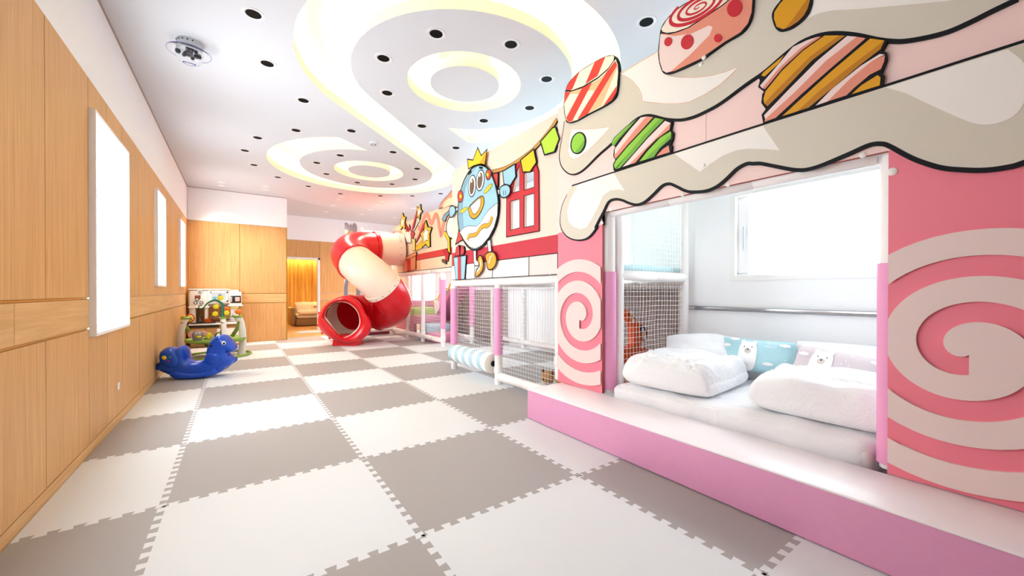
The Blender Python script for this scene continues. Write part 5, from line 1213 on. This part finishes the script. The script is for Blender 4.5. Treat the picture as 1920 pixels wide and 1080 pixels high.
for pts in ([(140, 715), (152, 708), (168, 725), (178, 750), (165, 750), (150, 738)], [(205, 790), (225, 785), (245, 812), (248, 850), (235, 880), (222, 880), (215, 840)]):
    q = smooth(o13(pts), 3); m = MB(); m.prism([tuple(v) for v in q], 'y', oy-.056, oy-.04, mat('picture_dark', '2b3348', .4)); o = m.build('picture_window', otoy)
    c = sum(q, Vector((0, 0)))/len(q); m = MB()
    for k, (dx, dz, r) in enumerate(((0, .0, .035), (.02, -.05, .03), (-.015, .05, .025))): m.ball((c.x+dx, oy-.056, c.y+dz), (r, .006, r), CREAM if k else PEACH, 10)
    m.build('picture', o)
m = MB()
for x in (opt(1130+100/3.272, 700).x, opt(1130+255/3.272, 700).x): m.rbox(x-.06, x+.06, oy-.12, oy+.12, .004, .05, ORT, .02); m.rbox(x-.04, x+.04, oy-.03, oy+.03, .03, loop1[0].y*.0+.34, ORT, .015)
m.build('foot', otoy)

# ================================================================== CEILING FITTINGS
BAF = mat('baffle_black', '060606', .6, spec=.1); TRIM = mat('spot_trim', 'dcdbde', .4, var=.005); LAMPW = emis('spot_glow', 'ffe2c0', L_SPOT); LENS = mat('spot_lens', 'f3ece6', .4)
def make_spot(lit):
    t = thing('ceiling_spotlight', 'x', 'ceiling light', (0, 0, ZC))
    r = .052
    mb = MB(); mb.lathe((0, 0, ZC), [(r, .0), (r+.006, -.005), (r+.024, -.004), (r+.027, 0)], TRIM, 28); mb.build('trim_ring', t)
    mb = MB(); mb.lathe((0, 0, ZC), [(r+.001, -.0035), (r*.93, -.0037), (r*.85, -.0033), (0, -.0032)], LENS if lit else BAF, 24); mb.build('lens' if lit else 'baffle', t)
    return t
dark = make_spot(False); white = make_spot(True)
DARKSPOTS = [(.426, 1.927, 'first from the camera in the row along the wooden wall'), (.554, 2.636, 'second from the camera in the row along the wooden wall'), (.93, 3.233, 'third from the camera, left of the near swirl'), (.961, 4.199, 'fourth from the camera, left of the gap between both swirls'), (.555, 4.792, 'fifth from the camera, left of the far swirl'), (.417, 5.491, 'sixth from the camera, left of the far swirl nearest the wall'), (.552, 6.218, 'seventh from the camera, left of the far swirl'),
 (2.979, .235, 'alone right of the near swirl, above the candy house'), (1.674, 1.328, 'at the upper left on the near swirl island'), (1.42, 1.923, 'at the left on the near swirl island'), (2.261, 1.084, 'at the top on the near swirl island'), (2.871, 1.327, 'at the upper right on the near swirl island'), (1.644, 2.528, 'at the lower left on the near swirl island'), (3.108, 1.913, 'at the right on the near swirl island'), (2.847, 2.513, 'at the lower right on the near swirl island'), (2.274, 3.109, 'below the near ring, at the neck of the near island'),
 (1.566, 3.793, 'beside the smoke detector, left of it'), (2.278, 4.261, 'above the far ring, at the neck of the far island'), (2.986, 3.544, 'right of the swirl neck, left of its companion by the mural'), (3.543, 3.205, 'right of the swirl neck, just above the mural board'), (1.646, 4.879, 'at the upper left on the far swirl island'), (1.404, 5.484, 'at the left on the far swirl island'), (2.883, 4.819, 'at the upper right on the far swirl island'), (1.649, 6.066, 'at the lower left on the far swirl island'), (3.093, 5.46, 'at the right on the far swirl island'), (2.249, 6.322, 'at the bottom on the far swirl island'), (2.843, 6.043, 'at the lower right on the far swirl island'),
 (.944, 6.807, 'beyond the far swirl, leftmost of its outer arc'), (1.502, 7.181, 'beyond the far swirl, second from left of its outer arc'), (2.165, 7.454, 'beyond the far swirl, third from left of its outer arc'), (2.937, 7.141, 'beyond the far swirl, fourth from left of its outer arc'), (3.522, 6.729, 'beyond the far swirl, fifth from left of its outer arc'), (3.958, 6.188, 'beyond the far swirl, rightmost of its outer arc')]
for k, (x, y, lab) in enumerate(DARKSPOTS):
    o = dark if k == 0 else copy_tree(dark, (x, y, ZC)); o.location = (x, y, ZC); o['label'] = 'small black recessed spotlight, '+lab; o['group'] = 'black recessed ceiling spotlights'
WS = [(.067, 7.86, 'left pair by the back wall, nearer one'), (.06, 8.15, 'left pair by the back wall, farther one'), (.793, 7.68, 'right pair by the back wall, nearer one'), (.80, 7.98, 'right pair by the back wall, farther one'), (2.247, 7.75, 'above the slide, nearer of the left pair'), (2.262, 8.05, 'above the slide, farther of the left pair'), (3.149, 7.69, 'above the slide, nearer of the right pair'), (3.15, 8.035, 'above the slide, farther of the right pair'), (2.264, 8.806, 'in the corridor, left column first'), (2.267, 9.756, 'in the corridor, left column second'), (3.163, 8.789, 'in the corridor, middle column first'), (3.146, 9.579, 'in the corridor, middle column second'), (4.039, 8.011, 'in the corridor, right column first'), (4.053, 9.514, 'in the corridor, right column second')]
for k, (x, y, lab) in enumerate(WS):
    o = white if k == 0 else copy_tree(white, (x, y, ZC)); o.location = (x, y, ZC); o['label'] = 'small white recessed spotlight, '+lab; o['group'] = 'white recessed ceiling spotlights'
    ld = bpy.data.lights.new('spot_lamp', 'SPOT'); ld.energy = L_SPOT; ld.color = (1, .86, .68); ld.spot_size = radians(95); ld.spot_blend = .6; ld.shadow_soft_size = .04
    lo = bpy.data.objects.new('lamp', ld); COL.objects.link(lo); lo.parent = o; lo.location = (0, 0, -.01)
sm = thing('smoke_detector', 'small white dome smoke detector on the ceiling beside the swirl neck', 'smoke detector', (1.921, 4.042, ZC))
m = MB(); m.lathe((1.921, 4.042, ZC), [(.055, 0), (.055, -.015), (.04, -.03), (0, -.032)], TRIM, 22); m.build('body', sm)
m = MB()
for a in range(6): m.ball((1.921+.033*cos(a*pi/3), 4.042+.033*sin(a*pi/3), ZC-.034), .007, BAF, 6)
m.build('vent', sm)
DP = on_z(355, 92, ZC-.06); dx, dy = DP.x, DP.y
dome = thing('disco_light', 'clear faceted disco dome light with rim hanging under the ceiling near the wooden wall', 'disco light', (dx, dy, ZC))
CLR = mat('clear_plastic', 'fafbfc', .04, trans=.97, var=0); CLR.node_tree.nodes['Principled BSDF'].inputs['IOR'].default_value = 1.06
HSG = mat('housing_grey', 'c3c7cc', .35)
m = MB(); m.lathe((dx, dy, ZC), [(.086, 0), (.088, -.07), (.083, -.082), (.0, -.084)], HSG, 28); m.build('housing', dome)
m = MB(); m.lathe((dx, dy, ZC), [(.084, -.085), (.095, -.10), (.092, -.135), (.072, -.17), (.035, -.19), (0, -.194)], CLR, 30); m.build('lens_dome', dome)
m = MB(); m.lathe((dx, dy, ZC), [(.089, -.088), (.150, -.090), (.152, -.0915), (.150, -.093), (.096, -.0925)], CLR, 36); m.build('rim', dome)
m = MB(); m.tube([(dx+.151*cos(2*pi*k/40), dy+.151*sin(2*pi*k/40), ZC-.0915) for k in range(40)], .002, mat('rim_blue', '3a3f9a', .3), 6, False, True); m.build('rim_edge', dome)
m = MB(); rr = random.Random(4); DK = mat('lens_dark', '2a2a38', .3); DB = mat('lens_brown', '4a2418', .3)
for k in range(26):
    a = rr.uniform(0, 2*pi); q = rr.uniform(.01, .072); m.ball((dx+q*cos(a), dy+q*sin(a), ZC-.09-rr.uniform(0, .012)), rr.choice((.010, .014, .018)), DB if k % 9 == 0 else DK, 8)
m.build('led', dome)
m = MB()
for k in range(5): a = radians(200+k*22); m.ball((dx+.087*cos(a), dy+.087*sin(a), ZC-.02), .006, BAF, 6)
m.build('screw', dome)
sk = on_x(221, 724, XL); m = MB(); m.rbox(XL+.0005, XL+.006, sk.y-.03, sk.y+.03, sk.z-.03, sk.z+.03, WHITE, .004); tag(m.build('socket_plate', None, (XL, sk.y, sk.z)), 'tiny white socket plate low on the wooden wall', 'socket')

# ================================================================== BEDROOM BEYOND THE DOORWAY
BG = mat('bed_grey', '8f7d66', .8, .05, 60); bed = thing('low_bed', 'low taupe upholstered bed seen through the doorway', 'bed', (2.6, 12.9, 0))
bz = on_z(548, 604, 0)
m = MB(); m.rbox(1.84, 3.6, 12.3, 13.55, .01, .24, BG, .04); m.build('base', bed)
m = MB(); m.rbox(1.72, 1.84, 12.45, 13.6, .012, .58, BG, .04); m.build('headboard', bed)
m = MB(); m.rbox(1.86, 3.55, 12.34, 13.5, .242, .36, SHEET, .05); m.build('mattress', bed)
CRM = cloth('cream_fabric', 'f0e2c6', .85, .3, 6)
soft('bed_pillow', 'cream pillow standing against the headboard of the low bed', 'pillow', Vector((2.12, 12.75, .56)), RZ(20) @ RX(62), (.62, .40, .15), CRM, 'cream bed pillows', seed=51, nx=20, ny=20)
soft('bed_pillow', 'second cream pillow behind the small printed cushion on the low bed', 'pillow', Vector((2.65, 12.95, .56)), RX(62), (.6, .40, .15), CRM, 'cream bed pillows', seed=52, nx=20, ny=20)
cs = thing('small_cushion', 'small cream cushion with an orange patch on the low bed', 'cushion', (2.52, 12.62, .5))
soft('cover', None, None, Vector((2.52, 12.62, .52)), RX(66), (.42, .32, .12), CRM, None, cs, seed=53, nx=18, ny=18)
m = MB(); m.rbox(2.36, 2.54, 12.50, 12.515, .57, .645, mat('patch_orange', 'dc9470', .8), .004, None); m.build('patch', cs)
soft('throw_blanket', 'cream rumpled blanket across the low bed', 'blanket', Vector((2.45, 12.5, .366)), RZ(8), (1.15, .5, .15), CRM, None, None, seed=54, wr=.03, px=5, nx=26, ny=26)
m = MB(); m.prism([(1.55, 9.9), (2.6, 9.9), (2.6, 10.5), (1.75, 10.5)], 'z', .012, -.0035, mat('rug_grey', 'd2cbc3', .9, .2, 200)); tag(m.build('door_mat', None, (2.1, 10.2, 0)), 'pale grey mat on the wooden floor by the doorway', 'mat')
